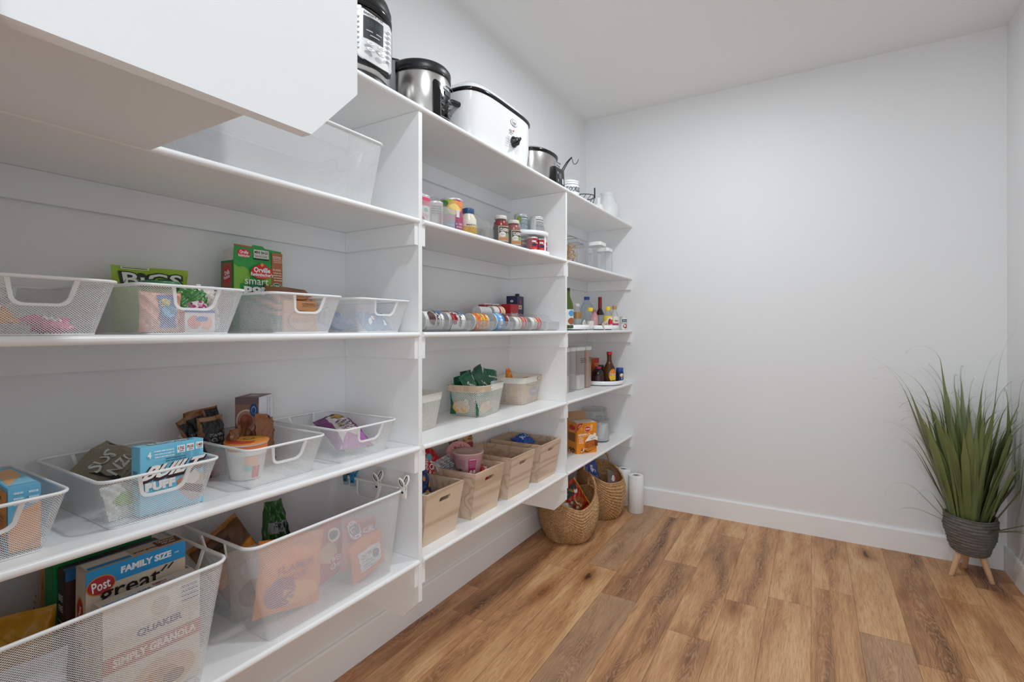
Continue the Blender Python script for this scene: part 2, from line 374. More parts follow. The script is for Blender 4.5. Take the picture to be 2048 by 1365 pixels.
def bag(name, loc, w, h, t, col, rot=(0, 0, 0), F=(), label='', cat='bag', seed=1, crimp=.06, group=None, back=None, rough=.28, wr=.006, film=None, taper=0.):
    """sealed pillow bag standing in the y-z plane, front towards +x, origin bottom centre"""
    mt = film or (mat(col, rough, noise_amt=.1, scale=14) if isinstance(col, str) else col); rd = random.Random(seed); ph = [rd.uniform(0, 6) for _ in range(8)]
    fr = [rd.uniform(3, 9) for _ in range(8)]
    def prof(u, v):
        a = max(0., 1-abs(2*u-1)**2.6); vv = (v-crimp)/(1-2*crimp)
        b = 0. if vv <= 0 or vv >= 1 else (1-abs(2*vv-1)**2.8)
        return (a**.55)*(b**.6) if b > 0 else 0.
    def S(u, v, d, sgn=1):
        p = prof(u, v)
        wv = wr*(math.sin(fr[0]*u*3+ph[0]+fr[1]*v*2)*.5+math.sin(fr[2]*v*5+ph[1]-fr[3]*u*4)*.35+math.sin(fr[4]*(u+v)*5+ph[2])*.3)
        edge = .5 if v < crimp or v > 1-crimp else 1.
        bend = .012*math.sin(PI*u*2+ph[3])*(v-.3)
        sh = 1-.05*math.sin(PI*v)-taper*v
        return Vector((sgn*(t/2*p+d)+wv*(edge if sgn > 0 else edge*.6)*(.4+.6*min(1, 4*p+.3))+bend, (u-.5)*w*sh, v*h))
    mb = MB(); n, k = 28, 30
    for sg in (1, -1):
        vs = [S(i/n, j/k, 0, sg) for j in range(k+1) for i in range(n+1)]
        fs = [(j*(n+1)+i, j*(n+1)+i+1, (j+1)*(n+1)+i+1, (j+1)*(n+1)+i) for j in range(k) for i in range(n)]
        mb.add(vs, fs, mt if sg > 0 or not back else mat(back, rough), True)
    dec(mb, S, F, d0=.0022, asp=w/h, curved=True)
    e = Euler(tuple(R_(a) for a in rot)).to_matrix(); lo = min((e @ p).z for p in mb.v)+loc[2]
    sup = max([z for z in SUPPORTS if z <= loc[2]+.002] or [loc[2]])
    if lo < sup: loc = (loc[0], loc[1], loc[2]+sup-lo)
    return tag(mb.build(name, None, loc, tuple(R_(a) for a in rot)), label, cat, group)
SUPPORTS = [.012]+[2.1446-.4053*i+.0025 for i in range(1, 5)]
def can(name, loc, r, h, paper, F=(), label='', cat='can', rot=(0, 0, 0), ang=0., group=None):
    root = empty(name, loc, tuple(R_(a) for a in rot), label=label, cat=cat, group=group)
    mb = MB(); mb.lathe([(r*.93, .0), (r, .0), (r, .004), (r*.975, .006), (r*.975, h-.006), (r, h-.004), (r, h), (r*.93, h), (r*.92, h-.004), (r*.7, h-.004), (r*.68, h-.006), (r*.4, h-.006), (r*.38, h-.004), (.0005, h-.004)], M_TIN, 28, c0=False)
    mb.lathe([(r*.93, .0), (r*.91, .004), (r*.72, .004), (r*.70, .0025), (r*.62, .0025), (r*.60, .004), (r*.42, .004), (r*.40, .0025), (r*.34, .0025), (.0005, .0028)], M_TIN, 28)
    mb.build('tin_body', root)
    lb = MB(); lb.lathe([(r*.985, .007), (r*.985, h-.007)], mat(paper, .35) if isinstance(paper, str) else paper, 28, c0=False, c1=False)
    dec(lb, cyl_S(r*.985, .007, h-.014, R_(ang), PI), F, d0=.0006, asp=PI*r/h, curved=True)
    lb.build('paper_label', root)
    return root
def bottle(name, loc, prof, body, cap, capc, label='', cat='bottle', fill=None, lab=None, F=(), ang=0., rot=(0, 0, 0), sx=1., group=None, capname='cap', seg=24):
    """prof = body outline; cap=(r,z0,z1); fill=(colour,z_top); lab=(colour,z0,z1)"""
    mb = MB(); mb.lathe(prof, body, seg, sx=sx)
    if fill:
        fp = [(max(r-.0025, .0005), z) for r, z in prof if z <= fill[1]]
        mb.lathe(fp, mat(fill[0], .25), seg, sx=sx)
    rm = max(r for r, z in prof)
    if lab:
        mb.lathe([(rm+.0004, lab[1]), (rm+.0004, lab[2])], mat(lab[0], .4) if isinstance(lab[0], str) else lab[0], seg, c0=False, c1=False, sx=sx)
    if F: dec(mb, cyl_S(rm+.0006, lab[1], lab[2]-lab[1], R_(ang), PI*.9, sx=sx), F, curved=True, asp=PI*.9*rm/(lab[2]-lab[1]))
    o = tag(mb.build(name, None, loc, tuple(R_(a) for a in rot)), label, cat, group)
    if cap:
        c = MB(); r, z0, z1 = cap; c.lathe([(r, z0), (r*1.02, z0+.002), (r*1.02, z1-.003), (r*.95, z1), (.0005, z1)], mat(capc, .35) if isinstance(capc, str) else capc, 20); c.build(capname, o)
    return o
# ------------------------------------------------------------------ room
D, W, NEAR = 3.808, 2.5105, .135
def st(name, mb, mt=None): return tag(mb.build(name), kind='structure')
st('floor', MB().box((-.1, -1.2, -.05), (W+.1, D+.1, 0), M_FLOOR))
st('ceiling', MB().box((-.1, .0, H_CEIL), (W+.1, D+.1, H_CEIL+.05), M_CEIL))
st('wall_left', MB().box((-.1, .0, 0), (0, D, H_CEIL), M_WALL))
st('wall_back', MB().box((-.1, D, 0), (W+.1, D+.1, H_CEIL), M_WALL))
st('wall_right', MB().box((W, .0, 0), (W+.1, D, H_CEIL), M_WALL))
nw = MB().box((0, .0, 0), (1.012, NEAR, H_CEIL), M_WALL)
st('wall_near', nw)
st('wall_over_doorway', MB().box((1.012, .0, 2.45), (W, NEAR, H_CEIL), M_WALL)).name = 'wall_near_header'
def bprof(t=.015, h=.135): return [(0, 0), (t, 0), (t, h-.008), (t-.004, h), (0, h)]
st('baseboard_left', MB().prism(bprof(), 'y', NEAR, D, M_TRIM))
st('baseboard_back', MB().prism([(D-a, b) for a, b in bprof()], 'x', .016, W-.016, M_TRIM))
st('baseboard_right', MB().prism([(W-a, b) for a, b in bprof()], 'y', .2, D, M_TRIM))
for lx, ly, lb in ((1.14, 2.50, 'round flush ceiling light toward the back wall'), (1.30, .98, 'round flush ceiling light near the doorway')):
    lt = empty('ceiling_light', (lx, ly, H_CEIL), label=lb, cat='ceiling light')
    MB().lathe([(.105, -.0005), (.103, -.012), (.090, -.020), (.088, -.0005)], M_WHITE, 36, c0=False, c1=False).build('ring', lt)
    em, eN, eL, eb = newmat('lamp_diffuser'); eb.inputs['Emission Color'].default_value = (1, .97, .93, 1); eb.inputs['Emission Strength'].default_value = 4.
    MB().lathe([(.088, -.016), (.0005, -.018)], em, 36, c0=False).build('diffuser', lt)
# ------------------------------------------------------------------ shelving
S1, DS = 2.1446, .4053
SZ = [S1-DS*i for i in range(5)]
TH, CLH, FX, DX = .019, .076, .388, .378
Y1, Y2, DT = (1.360, 1.380), (2.601, 2.620), .019
def board_prof(front, back=0.0, z=0.):
    r = TH/2; pts = [(back, z-TH), (front-r, z-TH)]
    pts += [(front-r+r*math.sin(a), z-r-r*math.cos(a)) for a in [PI*i/20 for i in range(1, 20)]]
    return pts+[(front-r, z), (back, z)]
def boards(y0, y1, zs, root, swap=None):
    for z in zs:
        o = MB().prism(board_prof(FX, .001, z), 'y', y0+.0008, y1-.0008, M_SHELF).build('shelf', root)
        o.data.polygons.foreach_set('use_smooth', [False]*len(o.data.polygons))
def divider(y0, root):
    p = [(.001, S1-TH-.001), (DX, S1-TH-.001), (DX, .369), (.306, .299), (.016, .299), (.001, .299)]
    MB().prism(p, 'y', y0+.0005, y0+.0195, M_SHELF).build('divider_panel', root)
def side_cleat(y0, y1, zs, root):
    for z in zs: MB().box((.019, y0, z-TH-CLH), (DX-.002, y1, z-TH-.0006), M_SHELF).build('cleat', root)
def back_cleat(y0, y1, zs, root):
    for z in zs: MB().box((.001, y0, z-TH-CLH), (.018, y1, z-TH-.0006), M_CLEAT).build('cleat', root)
sec = []
for nm, y0, y1, lab in (('near', NEAR+.001, Y1[0], 'white painted shelving section full of white mesh baskets, nearest'),
                        ('mid', Y1[1], Y2[0], 'white painted shelving section with wooden crates and canned goods, in the middle'),
                        ('far', Y2[1], D-.001, 'white painted shelving section with bottles and jars, against the back wall')):
    root = empty('shelving_unit', (0, 0, 0), label=lab, cat='shelves')
    boards(y0, y1, SZ[1:], root); back_cleat(y0+.001, y1-.001, SZ, root)
    if nm != 'far': divider(y1 if nm == 'near' else Y2[0], root)
    side_cleat(y1-.018, y1-.0006, SZ[1:], root)
    if nm != 'near': side_cleat(y0+.0006, y0+.018, SZ[1:], root)
    sec.append(root)
for o in sec[1:2]: pass
tag(MB().prism(board_prof(FX, .001, S1), 'y', NEAR+.001, D-.001, M_SHELF).build('long_shelf'), 'long white top shelf that carries the cookers and the white vase', 'shelf')
nu = empty('shelving_unit', (0, 0, 0), label='white upper shelving on the near wall with a large cut-corner end panel', cat='shelves')
PX = 1.010
MB().prism([(NEAR+.001, H_CEIL-.35), (.513, H_CEIL-.35), (.513, 1.690), (.435, 1.606), (NEAR+.001, 1.606)], 'x', PX-.019, PX, M_SHELF).build('end_panel', nu)
for z in (SZ[1]+.001,):
    MB().prism([(u, w) for u, w in board_prof(.518, NEAR+.001, z)], 'x', .395, PX-.0196, M_SHELF).build('shelf', nu)
    MB().prism([(NEAR+.001, z-TH), (.513, z-TH), (.513, z+.0005), (NEAR+.001, z+.0005)], 'x', .390, .3945, M_SHELF).build('shelf_end', nu)
MB().box((.40, NEAR+.001, SZ[1]-TH-CLH), (PX-.02, NEAR+.019, SZ[1]-TH), M_SHELF).build('cleat', nu)
MB().prism(board_prof(.518, NEAR+.001, S1+.001), 'x', .395, PX-.0196, M_SHELF).build('shelf', nu)
# ------------------------------------------------------------------ white wire-mesh baskets
def handle_loop(w0, w1, d, top, r=.018, n=5, z0=0.):
    """outline of the hand hole in (y, z): open top edge at z=top, depth d"""
    pts = [(-w0/2, top), (-w1/2, top-d+r)]
    for i in range(n+1):
        a = PI+PI/2*i/n; pts.append((-w1/2+r+r*math.cos(a), top-d+r+r*math.sin(a)))
    for i in range(n+1):
        a = -PI/2+PI/2*i/n; pts.append((w1/2-r+r*math.cos(a), top-d+r+r*math.sin(a)))
    return pts+[(w0/2, top)]
def mesh_basket(loc, rim, bot, h, label, group, hole=(.085, .07, .048), rimr=.0035, hx=True, M_=None, bars=True, rc=.022):
    """rim=(depth x, width y) at the top, bot=(depth x, width y) at the bottom; hand hole in the +x and -x faces (or the y faces)"""
    M_ = M_ or M_MESH
    root = empty('mesh_basket', loc, label=label, cat='basket', group=group)
    mb = MB(); X, Y = rim[0]/2, rim[1]/2; x, y = bot[0]/2, bot[1]/2; r = rc
    def P(px, py, t): return None
    def pt(sx, sy, t, fx, fy):   # straight lines between bottom and rim
        return None
    # corner columns
    cb = rrect(-x, x, -y, y, r*.5, 6, 0.); ct = rrect(-X, X, -Y, Y, r, 6, h); n = 7
    for q in range(4):
        lo = cb[q*n:(q+1)*n]; hi = ct[q*n:(q+1)*n]
        vs = lo+hi; base = q*.31
        uv = [(base+i*r*PI/2/6, 0) for i in range(n)]+[(base+i*r*PI/2/6, h) for i in range(n)]
        mb.add(vs, [(i, i+1, i+1+n, i+n) for i in range(n-1)], M_, True, uv)
    # flat walls: q joins column q end to column q+1 start
    for q in range(4):
        a, b = Vector(cb[q*n+n-1]), Vector(cb[((q+1) % 4)*n]); c, d = Vector(ct[q*n+n-1]), Vector(ct[((q+1) % 4)*n])
        onx = q in (0, 2)      # +x wall is q=0 (right), -x wall is q=2
        holed = onx if hx else not onx
        L0, L1 = (b-a).length, (d-c).length
        def Sf(s, z):          # s metres from centre, z metres up
            t = z/h; Lw = L0+(L1-L0)*t; k = s/Lw+.5
            lo = a.lerp(b, k); hi = c.lerp(d, k); return lo.lerp(hi, t)
        if not holed:
            mb.add([a, b, d, c], [(0, 1, 2, 3)], M_, False, [(-L0/2, 0), (L0/2, 0), (L1/2, h), (-L1/2, h)])
        else:
            lp = handle_loop(hole[0], hole[1], hole[2], h-.002); m = len(lp)
            out = [(-L1/2, h)]+[(-L1/2+(L1-L0)/2*.3, h*.6)]
            k = m-4
            out += [(-L0/2+L0*i/(k-1), 0.) for i in range(k)]+[(L1/2-(L1-L0)/2*.3, h*.6), (L1/2, h)]
            V = [Sf(*p) if abs(p[1]) < h*.99 or True else p for p in out]; V2 = [Sf(*p) for p in lp]
            mb.add(V+V2, [(i, i+1, m+i+1, m+i) for i in range(m-1)], M_, False, list(out)+list(lp))
            fr = MB(); fr.loft([[Sf(px*(1+.0), pz)+off for px, pz in lp] for off in ()], M_WIRE) if False else None
            nrm = (b-a).cross(c-a).normalized()
            A = [Sf(*p)-nrm*.0015 for p in lp]; ins = []
            cx_, cz_ = 0, h
            for p in lp:
                f = 1+.005/max(.01, math.hypot(p[0], (p[1]-cz_)))
                ins.append(Sf(p[0]*f*1.06, cz_+(p[1]-cz_)*f))
            vsA = [p+nrm*.0018 for p in A]+[p+nrm*.0018 for p in ins]+[p-nrm*.0018 for p in A]+[p-nrm*.0018 for p in ins]
            fs = []
            for i in range(m-1):
                fs += [(i, i+1, m+i+1, m+i), (2*m+i, 3*m+i, 3*m+i+1, 2*m+i+1), (i, 2*m+i, 2*m+i+1, i+1), (m+i, m+i+1, 3*m+i+1, 3*m+i)]
            MB().add(vsA, fs, M_WIRE).build('handle_frame', root)
    fl = rrect(-x, x, -y, y, r*.5, 6, .0012); mb.add(fl, [list(range(len(fl)))], M_, False, [(p[0], p[1]) for p in fl])
    mb.build('mesh_body', root)
    rm = MB(); rm.tube(rrect(-X-.001, X+.001, -Y-.001, Y+.001, r+.004, 8, h), rimr, M_WIRE, 8, True)
    if bars:
        rm.tube(rrect(-x, x, -y, y, r*.5, 6, .0015), .0012, M_WIRE, 6, True)
        for sx, sy in ((1, 1), (1, -1), (-1, 1), (-1, -1)): pass
    rm.build('rim', root)
    return root
small = dict(rim=(.352, .236), bot=(.290, .180), h=.108)
gs3 = 'low white mesh baskets with hand holes on the middle shelf'
sm3 = [(.350, 'low white mesh basket of pink and orange snacks at the picture edge'),
       (.621, 'low white mesh basket with the green seed bag and green-lidded jar in it'),
       (.925, 'low white mesh basket below the green popcorn box and brown packets'),
       (1.222, 'low white mesh basket with clear blue-tinted packets, against the divider')]
for yc, lb in sm3: mesh_basket((.186, yc, SZ[2]+.0004), label=lb, group=gs3, hole=(.092, .080, .046), **small)
sm4 = [(.270, 'low white mesh basket around the blue and orange carton, cut by the picture edge'),
       (.553, 'low white mesh basket holding the light blue protein bar carton'),
       (.858, 'low white mesh basket holding brown coffee pouches and an orange noodle cup'),
       (1.150, 'low white mesh basket holding the purple and white bread bag')]
for yc, lb in sm4: mesh_basket((.190, yc, SZ[3]+.0004), label=lb, group='low white mesh baskets with hand holes on the fourth shelf', hole=(.092, .080, .046), **small)
big = dict(rim=(.345, .560), bot=(.345, .440), h=.262, hx=False, rimr=.0045)
mesh_basket((.192, .412, SZ[4]+.0004), label='deep white mesh basket packed with cereal boxes on the bottom shelf', group='deep white mesh baskets', hole=(.11, .10, .050), rc=.03, **big)
mesh_basket((.192, 1.022, SZ[4]+.0004), label='deep white mesh basket of snack bags with clips on its rim, bottom shelf', group='deep white mesh baskets', hole=(.11, .10, .050), rc=.03, **big)
big['h'] = .215; big['bot'] = (.300, .480)
mesh_basket((.190, .935, SZ[1]+.0004), label='deep empty white mesh basket high on the second shelf under the top shelf', group='deep white mesh baskets', hole=(.11, .10, .050), rc=.03, **big)
# ------------------------------------------------------------------ wooden crates
def crate(y0, y1, label, xr=(.035, .362), h=.203):
    cx, cy = (xr[0]+xr[1])/2, (y0+y1)/2; root = empty('wooden_crate', (cx, cy, SZ[4]+.0004), label=label, cat='crate', group='pale wooden crates on the bottom shelf')
    X, Y = (xr[1]-xr[0])/2, (y1-y0)/2; x, y, t = X-.035, Y-.014, .009
    def wallp(a, b, c, d, nm):   # a,b bottom  c,d top(b side, a side); inward normal thickness t
        a, b, c, d = map(Vector, (a, b, c, d)); nr = (b-a).cross(d-a).normalized()
        return a, b, c, d, nr
    for nm, a, b, c, d, slot in (('front_panel', (x, -y, 0), (x, y, 0), (X, Y, h), (X, -Y, h), 1), ('back_panel', (-x, y, 0), (-x, -y, 0), (-X, -Y, h), (-X, Y, h), 1),
                          ('side_panel', (-x, -y, 0), (x, -y, 0), (X, -Y, h), (-X, -Y, h), 0), ('side_panel', (x, y, 0), (-x, y, 0), (-X, Y, h), (X, Y, h), 0)):
        a, b, c, d, nr = wallp(a, b, c, d, nm); mb = MB()
        def Sp(u, v, dep): return a.lerp(b, u).lerp(d.lerp(c, u), v)-nr*dep
        if not slot:
            q = [Sp(0.012, 0, 0), Sp(.988, 0, 0), Sp(.988, 1, 0), Sp(.012, 1, 0)]; mb.loft([q, [p-nr*t for p in q]], M_CRATE, smooth=False)
        else:
            m = 24; inn = []; hw, hh = .155, .048; uc, vc = .5, .80
            for i in range(m):
                an = 2*PI*i/m+PI/m; cx_, sy_ = math.cos(an), math.sin(an)
                k = hh*h/(2*Y)
                u = uc+(hw-k)*(1 if cx_ > 0 else -1)+k*cx_; v = vc+hh*sy_; inn.append((u, v))
            out = []
            for u, v in inn:
                du, dv = u-uc, v-vc; ks = []
                if du: ks.append(((1 if du > 0 else 0)-uc)/du)
                if dv: ks.append(((1 if dv > 0 else 0)-vc)/dv)
                k = min(ks); out.append([uc+du*k, vc+dv*k])
            for cu, cv in ((0, 0), (1, 0), (1, 1), (0, 1)):
                j = min(range(m), key=lambda i: (out[i][0]-cu)**2+((out[i][1]-cv)*.6)**2); out[j] = [cu, cv]
            V = [Sp(u, v, 0) for u, v in out]+[Sp(u, v, 0) for u, v in inn]+[Sp(u, v, t) for u, v in out]+[Sp(u, v, t) for u, v in inn]
            fs = []
            for i in range(m):
                j = (i+1) % m
                fs += [(i, j, m+j, m+i), (2*m+i, 3*m+i, 3*m+j, 2*m+j), (m+i, m+j, 3*m+j, 3*m+i), (i, 2*m+i, 2*m+j, j)]
            mb.add(V, fs, M_CRATE)
        mb.build(nm, root)
    MB().box((-x+.008, -y+.008, .001), (x-.008, y-.008, .007), M_CRATE).build('base_panel', root)
    return root
crate(1.425, 1.655, 'pale wooden crate cut off by the divider, blue and orange snack bag inside')
crate(1.738, 1.968, 'pale wooden crate holding pink noodle cups and a red bag')
crate(2.037, 2.267, 'pale wooden crate that looks empty, between the noodle cups and the blue packet')
crate(2.345, 2.575, 'pale wooden crate with a blue packet and red packets, last before the far divider')
# ------------------------------------------------------------------ cream baskets with wooden handles
def cream_basket(loc, rz, label, wx=.20, wy=.27, h=.150, hsgn=1):
    root = empty('cream_basket', loc, (0, 0, R_(rz)), label=label, cat='basket', group='cream perforated baskets with wooden handles')
    X, Y = wx/2, wy/2; k = .80; mb = MB(); rings = []; zs = [0, .006, .016, h-.030]
    prev = None
    for z, s in zip(zs, (k-.05, k-.01, k+.01, k+(1-k)*.8)):
        rings.append(rrect(-X*s, X*s, -Y*s, Y*s, .045*s, 6, z))
    n = len(rings[0])
    for j in range(3):
        vs, uv, fs = [], [], []
        for rg, z in ((rings[j], zs[j]), (rings[j+1], zs[j+1])):
            L = 0; ref = rings[2]
            for i in range(n+1):
                if i: L += (Vector(ref[i % n])-Vector(ref[i-1])).length
                vs.append(rg[i % n]); uv.append((L, z))
        mb.add(vs, [(i, i+1, n+2+i, n+1+i) for i in range(n)], M_CREAMMESH, True, uv)
    mb.add(rings[0], [list(range(n))], mat('#cfc8b8', .5)); mb.build('perforated_body', root)
    band = MB(); cr = mat('#e9e5da', .42)
    o0 = rrect(-X*.965, X*.965, -Y*.965, Y*.965, .044, 6, h-.031); o1 = rrect(-X, X, -Y, Y, .045, 6, h)
    i1 = rrect(-X+.003, X-.003, -Y+.003, Y-.003, .042, 6, h); i0 = rrect(-X*.965+.002, X*.965-.002, -Y*.965+.002, Y*.965-.002, .042, 6, h-.031)
    band.loft([o0, o1, i1, i0], cr, False, False); band.build('rim_band', root)
    hw = MB(); pts = []                    # bent wooden bow lying on the rim, pivoted half way along the y sides
    for sgn in (-1, 1):
        pass
    py = hsgn*-Y*.42; arc = []
    for i in range(25):
        a = PI*i/24; ca, sa = math.cos(a), math.sin(a)
        arc.append(((X+.0035)*abs(ca)**.35*(1 if ca > 0 else -1), py-hsgn*(Y*.58+.0045)*sa**.45 if sa > 0 else py, h-.015))
    R0 = []
    for i, p in enumerate(arc):
        q = Vector(p); a = Vector(arc[max(0, i-1)]); b = Vector(arc[min(len(arc)-1, i+1)]); dr = (b-a).normalized(); nn = Vector((dr.y, -dr.x, 0))*.0022
        R0.append([q+nn+Vector((0, 0, .013)), q-nn+Vector((0, 0, .013)), q-nn-Vector((0, 0, .013)), q+nn-Vector((0, 0, .013))])
    hw.loft(R0, M_HANDLEWOOD, smooth=False); hd = hw.build('wooden_handle', root)
    for s in (-1, 1):
        MB().lathe([(.006, 0), (.005, .003), (.0005, .004)], M_TIN, 12, M=Matrix.Translation((s*(X+.0055), py, h-.015)) @ Matrix.Rotation(s*PI/2, 4, 'Y')).build('rivet', hd)
    return root
cream_basket((.150, 1.555, SZ[3]+.0004), 6, 'cream perforated basket half hidden by the divider')
cream_basket((.165, 2.030, SZ[3]+.0004), 8, 'cream perforated basket full of dark green snack bags')
cream_basket((.150, 2.452, SZ[3]+.0004), 6, 'cream perforated basket of yellow and purple snack packs', hsgn=-1)
# ------------------------------------------------------------------ section one, middle shelf: basket contents
Z3, Z4, Z5 = SZ[2]+.0035, SZ[3]+.0035, SZ[4]+.0035
for i, (x, y, c, w, h, rz, lb) in enumerate(((.24, .335, '#e79a48', .09, .12, 25, 'orange snack packet, topmost in the leftmost basket'), (.27, .385, '#d9418d', .08, .09, -20, 'magenta snack packet low in the leftmost basket'),
                                     (.30, .41, '#e2668e', .07, .08, 40, 'pink snack packet at the right end of the leftmost basket'), (.19, .300, '#e86fb0', .07, .09, 5, 'hot pink snack packet at the back of the leftmost basket'))):
    bag('snack_packet', (x, y, Z3+.006+.012*(i == 0)), w*.7, h, .022, c, (0, -78 if i else -64, rz), [('r', '#f4e3e8', .2, .35, .8, .6)]+blobs(['#f7d04a', '#ffffff'], .2, .8, .2, .8, 4, .08, i), lb, 'snack packet', i)
bag('seed_bag', (.080, .647, Z3), .176, .170, .045, '#9cc035', (0, 0, -4), [('r', '#e7ecd6', .12, .955, .48, .992), ('r', '#3b4a2a', .14, .968, .46, .98),
    ('t', '#1f3d2c', 'BiGS', .5, .80, .84, .25, .09), ('t', '#e9eee6', 'BiGS', .5, .80, .76, .21, .02)], 'lime green seed bag standing at the back of a mesh basket', 'snack bag', 11, wr=.003)
jar = lambda r, h, n=.8: [(r*.9, 0), (r, .006), (r, h*n), (r*.82, h*.93), (r*.82, h)]
bottle('lidded_jar', (.215, .607, Z3), jar(.042, .112), M_CLEAR, (.042, .108, .124), '#2f6b45', 'jar with ribbed green lid in a mesh basket before the lime green bag', 'jar', fill=('#b98a5a', .09), capname='lid')
bag('snack_pouch', (.265, .668, Z3+.01), .085, .105, .03, '#3f7a3a', (0, -14, 10), [('e', '#a5206e', .5, .35, .42, .28), ('r', '#e8c9d4', .35, .42, .65, .62), ('t', '#ffffff', '1', .42, .55, .1, .12)], 'green and magenta snack pouch seen through a basket hand hole', 'snack pouch', 3)
bag('snack_pouch', (.245, .715, Z3+.008), .07, .115, .025, '#d8cfc6', (0, -12, 30), [('e', '#b7a89c', .5, .5, .3, .3)], 'pale grey snack pouch behind the green and magenta one', 'snack pouch', 4)
carton('snack_box', (.283, .655, Z3), .04, .075, .055, '#e6ded6', 6, [('r', '#3158a6', .0, .88, 1, 1), ('e', '#e0775c', .3, .45, .22, .3), ('e', '#f0a57f', .7, .4, .2, .3), ('e', '#3c78b8', .55, .6, .2, .12)], [('r', '#d98f76', 0, 0, 1, .9)], label='small peach and blue snack box at the front of the basket with the green lid')
bag('snack_pouch', (.285, .578, Z3+.002), .085, .092, .025, '#e6a58c', (0, -6, -6), [('r', '#2f56a0', .45, .1, .85, .95), ('e', '#e9d25a', .6, .72, .12, .12), ('e', '#58b2d8', .68, .5, .2, .15)], 'peach snack pouch with a blue panel at the front of the basket', 'snack pouch', 6)
# green popcorn box with its top open
g1, g2, g3, br, rd = '#2f9e47', '#7fb93f', '#0f7a5a', '#b0683f', '#d2232e'
def popcorn():
    def ex(mb):
        sx, sy, sz = .064, .158, .212; g = mat('#2a9844', .45)
        y0, y1 = -sy/2, sy/2; x = sx/2
        fl = [(y0, sz), (y1+.001, sz), (y1-.004, sz+.042), (y0+.098, sz+.045), (y0+.092, sz+.051), (y0+.060, sz+.052), (y0+.056, sz+.046), (y0+.002, sz+.048)]
        mb.loft([[(x-.001, a, b) for a, b in fl], [(x-.002, a, b) for a, b in fl]], g, smooth=False)
        P = plane_S((x-.0008, y0, sz), (0, sy, 0), (0, 0, .046))
        dec(mb, P, [('r', rd, 0, .94, .37, 1.0), ('e', rd, .20, .50, .13, .28), ('t', '#fff', 'Orville', .20, .58, .17, .22), ('t', '#fff', 'Redenbacher', .20, .36, .22, .18),
                    ('r', '#ece7df', .39, .52, .70, .84), ('t', '#222', 'MINI BAGS', .545, .68, .28, .20, .03), ('r', '#d8d6cf', .39, .28, .70, .50), ('t', '#444', 'KETTLE CORN', .545, .40, .24, .10), ('r', '#1d1d1d', .39, .18, .70, .27),
                    ('r', br, .76, .0, .985, .78), ('t', '#f2e3d6', 'No Artificial', .87, .52, .17, .12)]+lines('#e6d2c0', .79, .96, .08, .45, 3, 2), asp=sy/.046)
        sf = [(-x+.002, sz), (x-.003, sz), (x-.003, sz+.036), (-x+.010, sz+.034)]
        mb.loft([[(a, y0+.001, b) for a, b in sf], [(a, y0+.002, b) for a, b in sf]], mat('#d9d5cc', .6), smooth=False)
        sf2 = [(-x+.002, y1-.002, sz), (x-.003, y1-.002, sz), (x-.003, y1+.004, sz+.036), (-x+.01, y1+.004, sz+.034)]
        mb.add(sf2, [(0, 1, 2, 3)], mat('#d9d5cc', .6))
    F = [('p', g1, [(0, 0), (1, 0), (1, 1), (0, 1)]), ('e', g2, .80, .72, .20, .17), ('e', g2, .16, .80, .16, .12), ('e', '#93c24a', .9, .62, .1, .1), ('p', g2, [(0, .4), (.12, .6), (.1, .9), (0, .95)]),
         ('p', g3, [(.0, .0), (.02, .38), (.08, .52), (.2, .63), (.35, .70), (.5, .72), (.65, .70), (.8, .63), (.92, .52), (.98, .38), (1, 0)]),
         ('r', br, .76, .66, .985, 1.0), ('t', '#f2e3d6', 'No Artificial', .87, .92, .17, .03)]+lines('#e6d2c0', .79, .96, .74, .89, 4, 1)+[
         ('e', rd, .53, .86, .225, .10), ('e', rd, .53, .935, .09, .05), ('e', '#e8a23a', .53, .965, .03, .025), ('t', '#fff', 'Orville', .53, .89, .34, .075, .03), ('t', '#fff', 'Redenbacher\'s', .53, .825, .46, .055, .025), ('r', '#f0b0a8', .42, .783, .66, .788),
         ('t', '#f4f6f2', 'smart', .42, .715, .48, .085, .0), ('t', '#f4f6f2', 'pop!', .46, .605, .60, .15, .06), ('e', '#cfe6cf', .835, .63, .12, .09), ('e', '#127a5c', .835, .63, .112, .082), ('t', '#fff', '100', .835, .665, .12, .045), ('t', '#cfe6cf', 'CALORIE', .835, .615, .13, .02), ('t', '#cfe6cf', 'BAGS', .835, .58, .09, .02)]
    Lf = [('r', '#237a3a', 0, 0, 1, 1), ('r', '#a4593c', .1, .02, .86, .97), ('e', rd, .5, .80, .30, .12), ('t', '#fff', 'Orville', .5, .83, .42, .07, .03, 12), ('t', '#fff', 'Redenbacher', .5, .77, .50, .05, .02, 12), ('t', '#e7c9b6', 'No Artificial', .47, .58, .6, .035)]+lines('#d8b59f', .18, .8, .36, .53, 4, 5)
    carton('popcorn_box', (.090, .922, Z3), .064, .158, .212, '#2a9844', 0, F, Lf, label='open green popcorn box with a red oval logo and brown side', extra=ex)
popcorn()
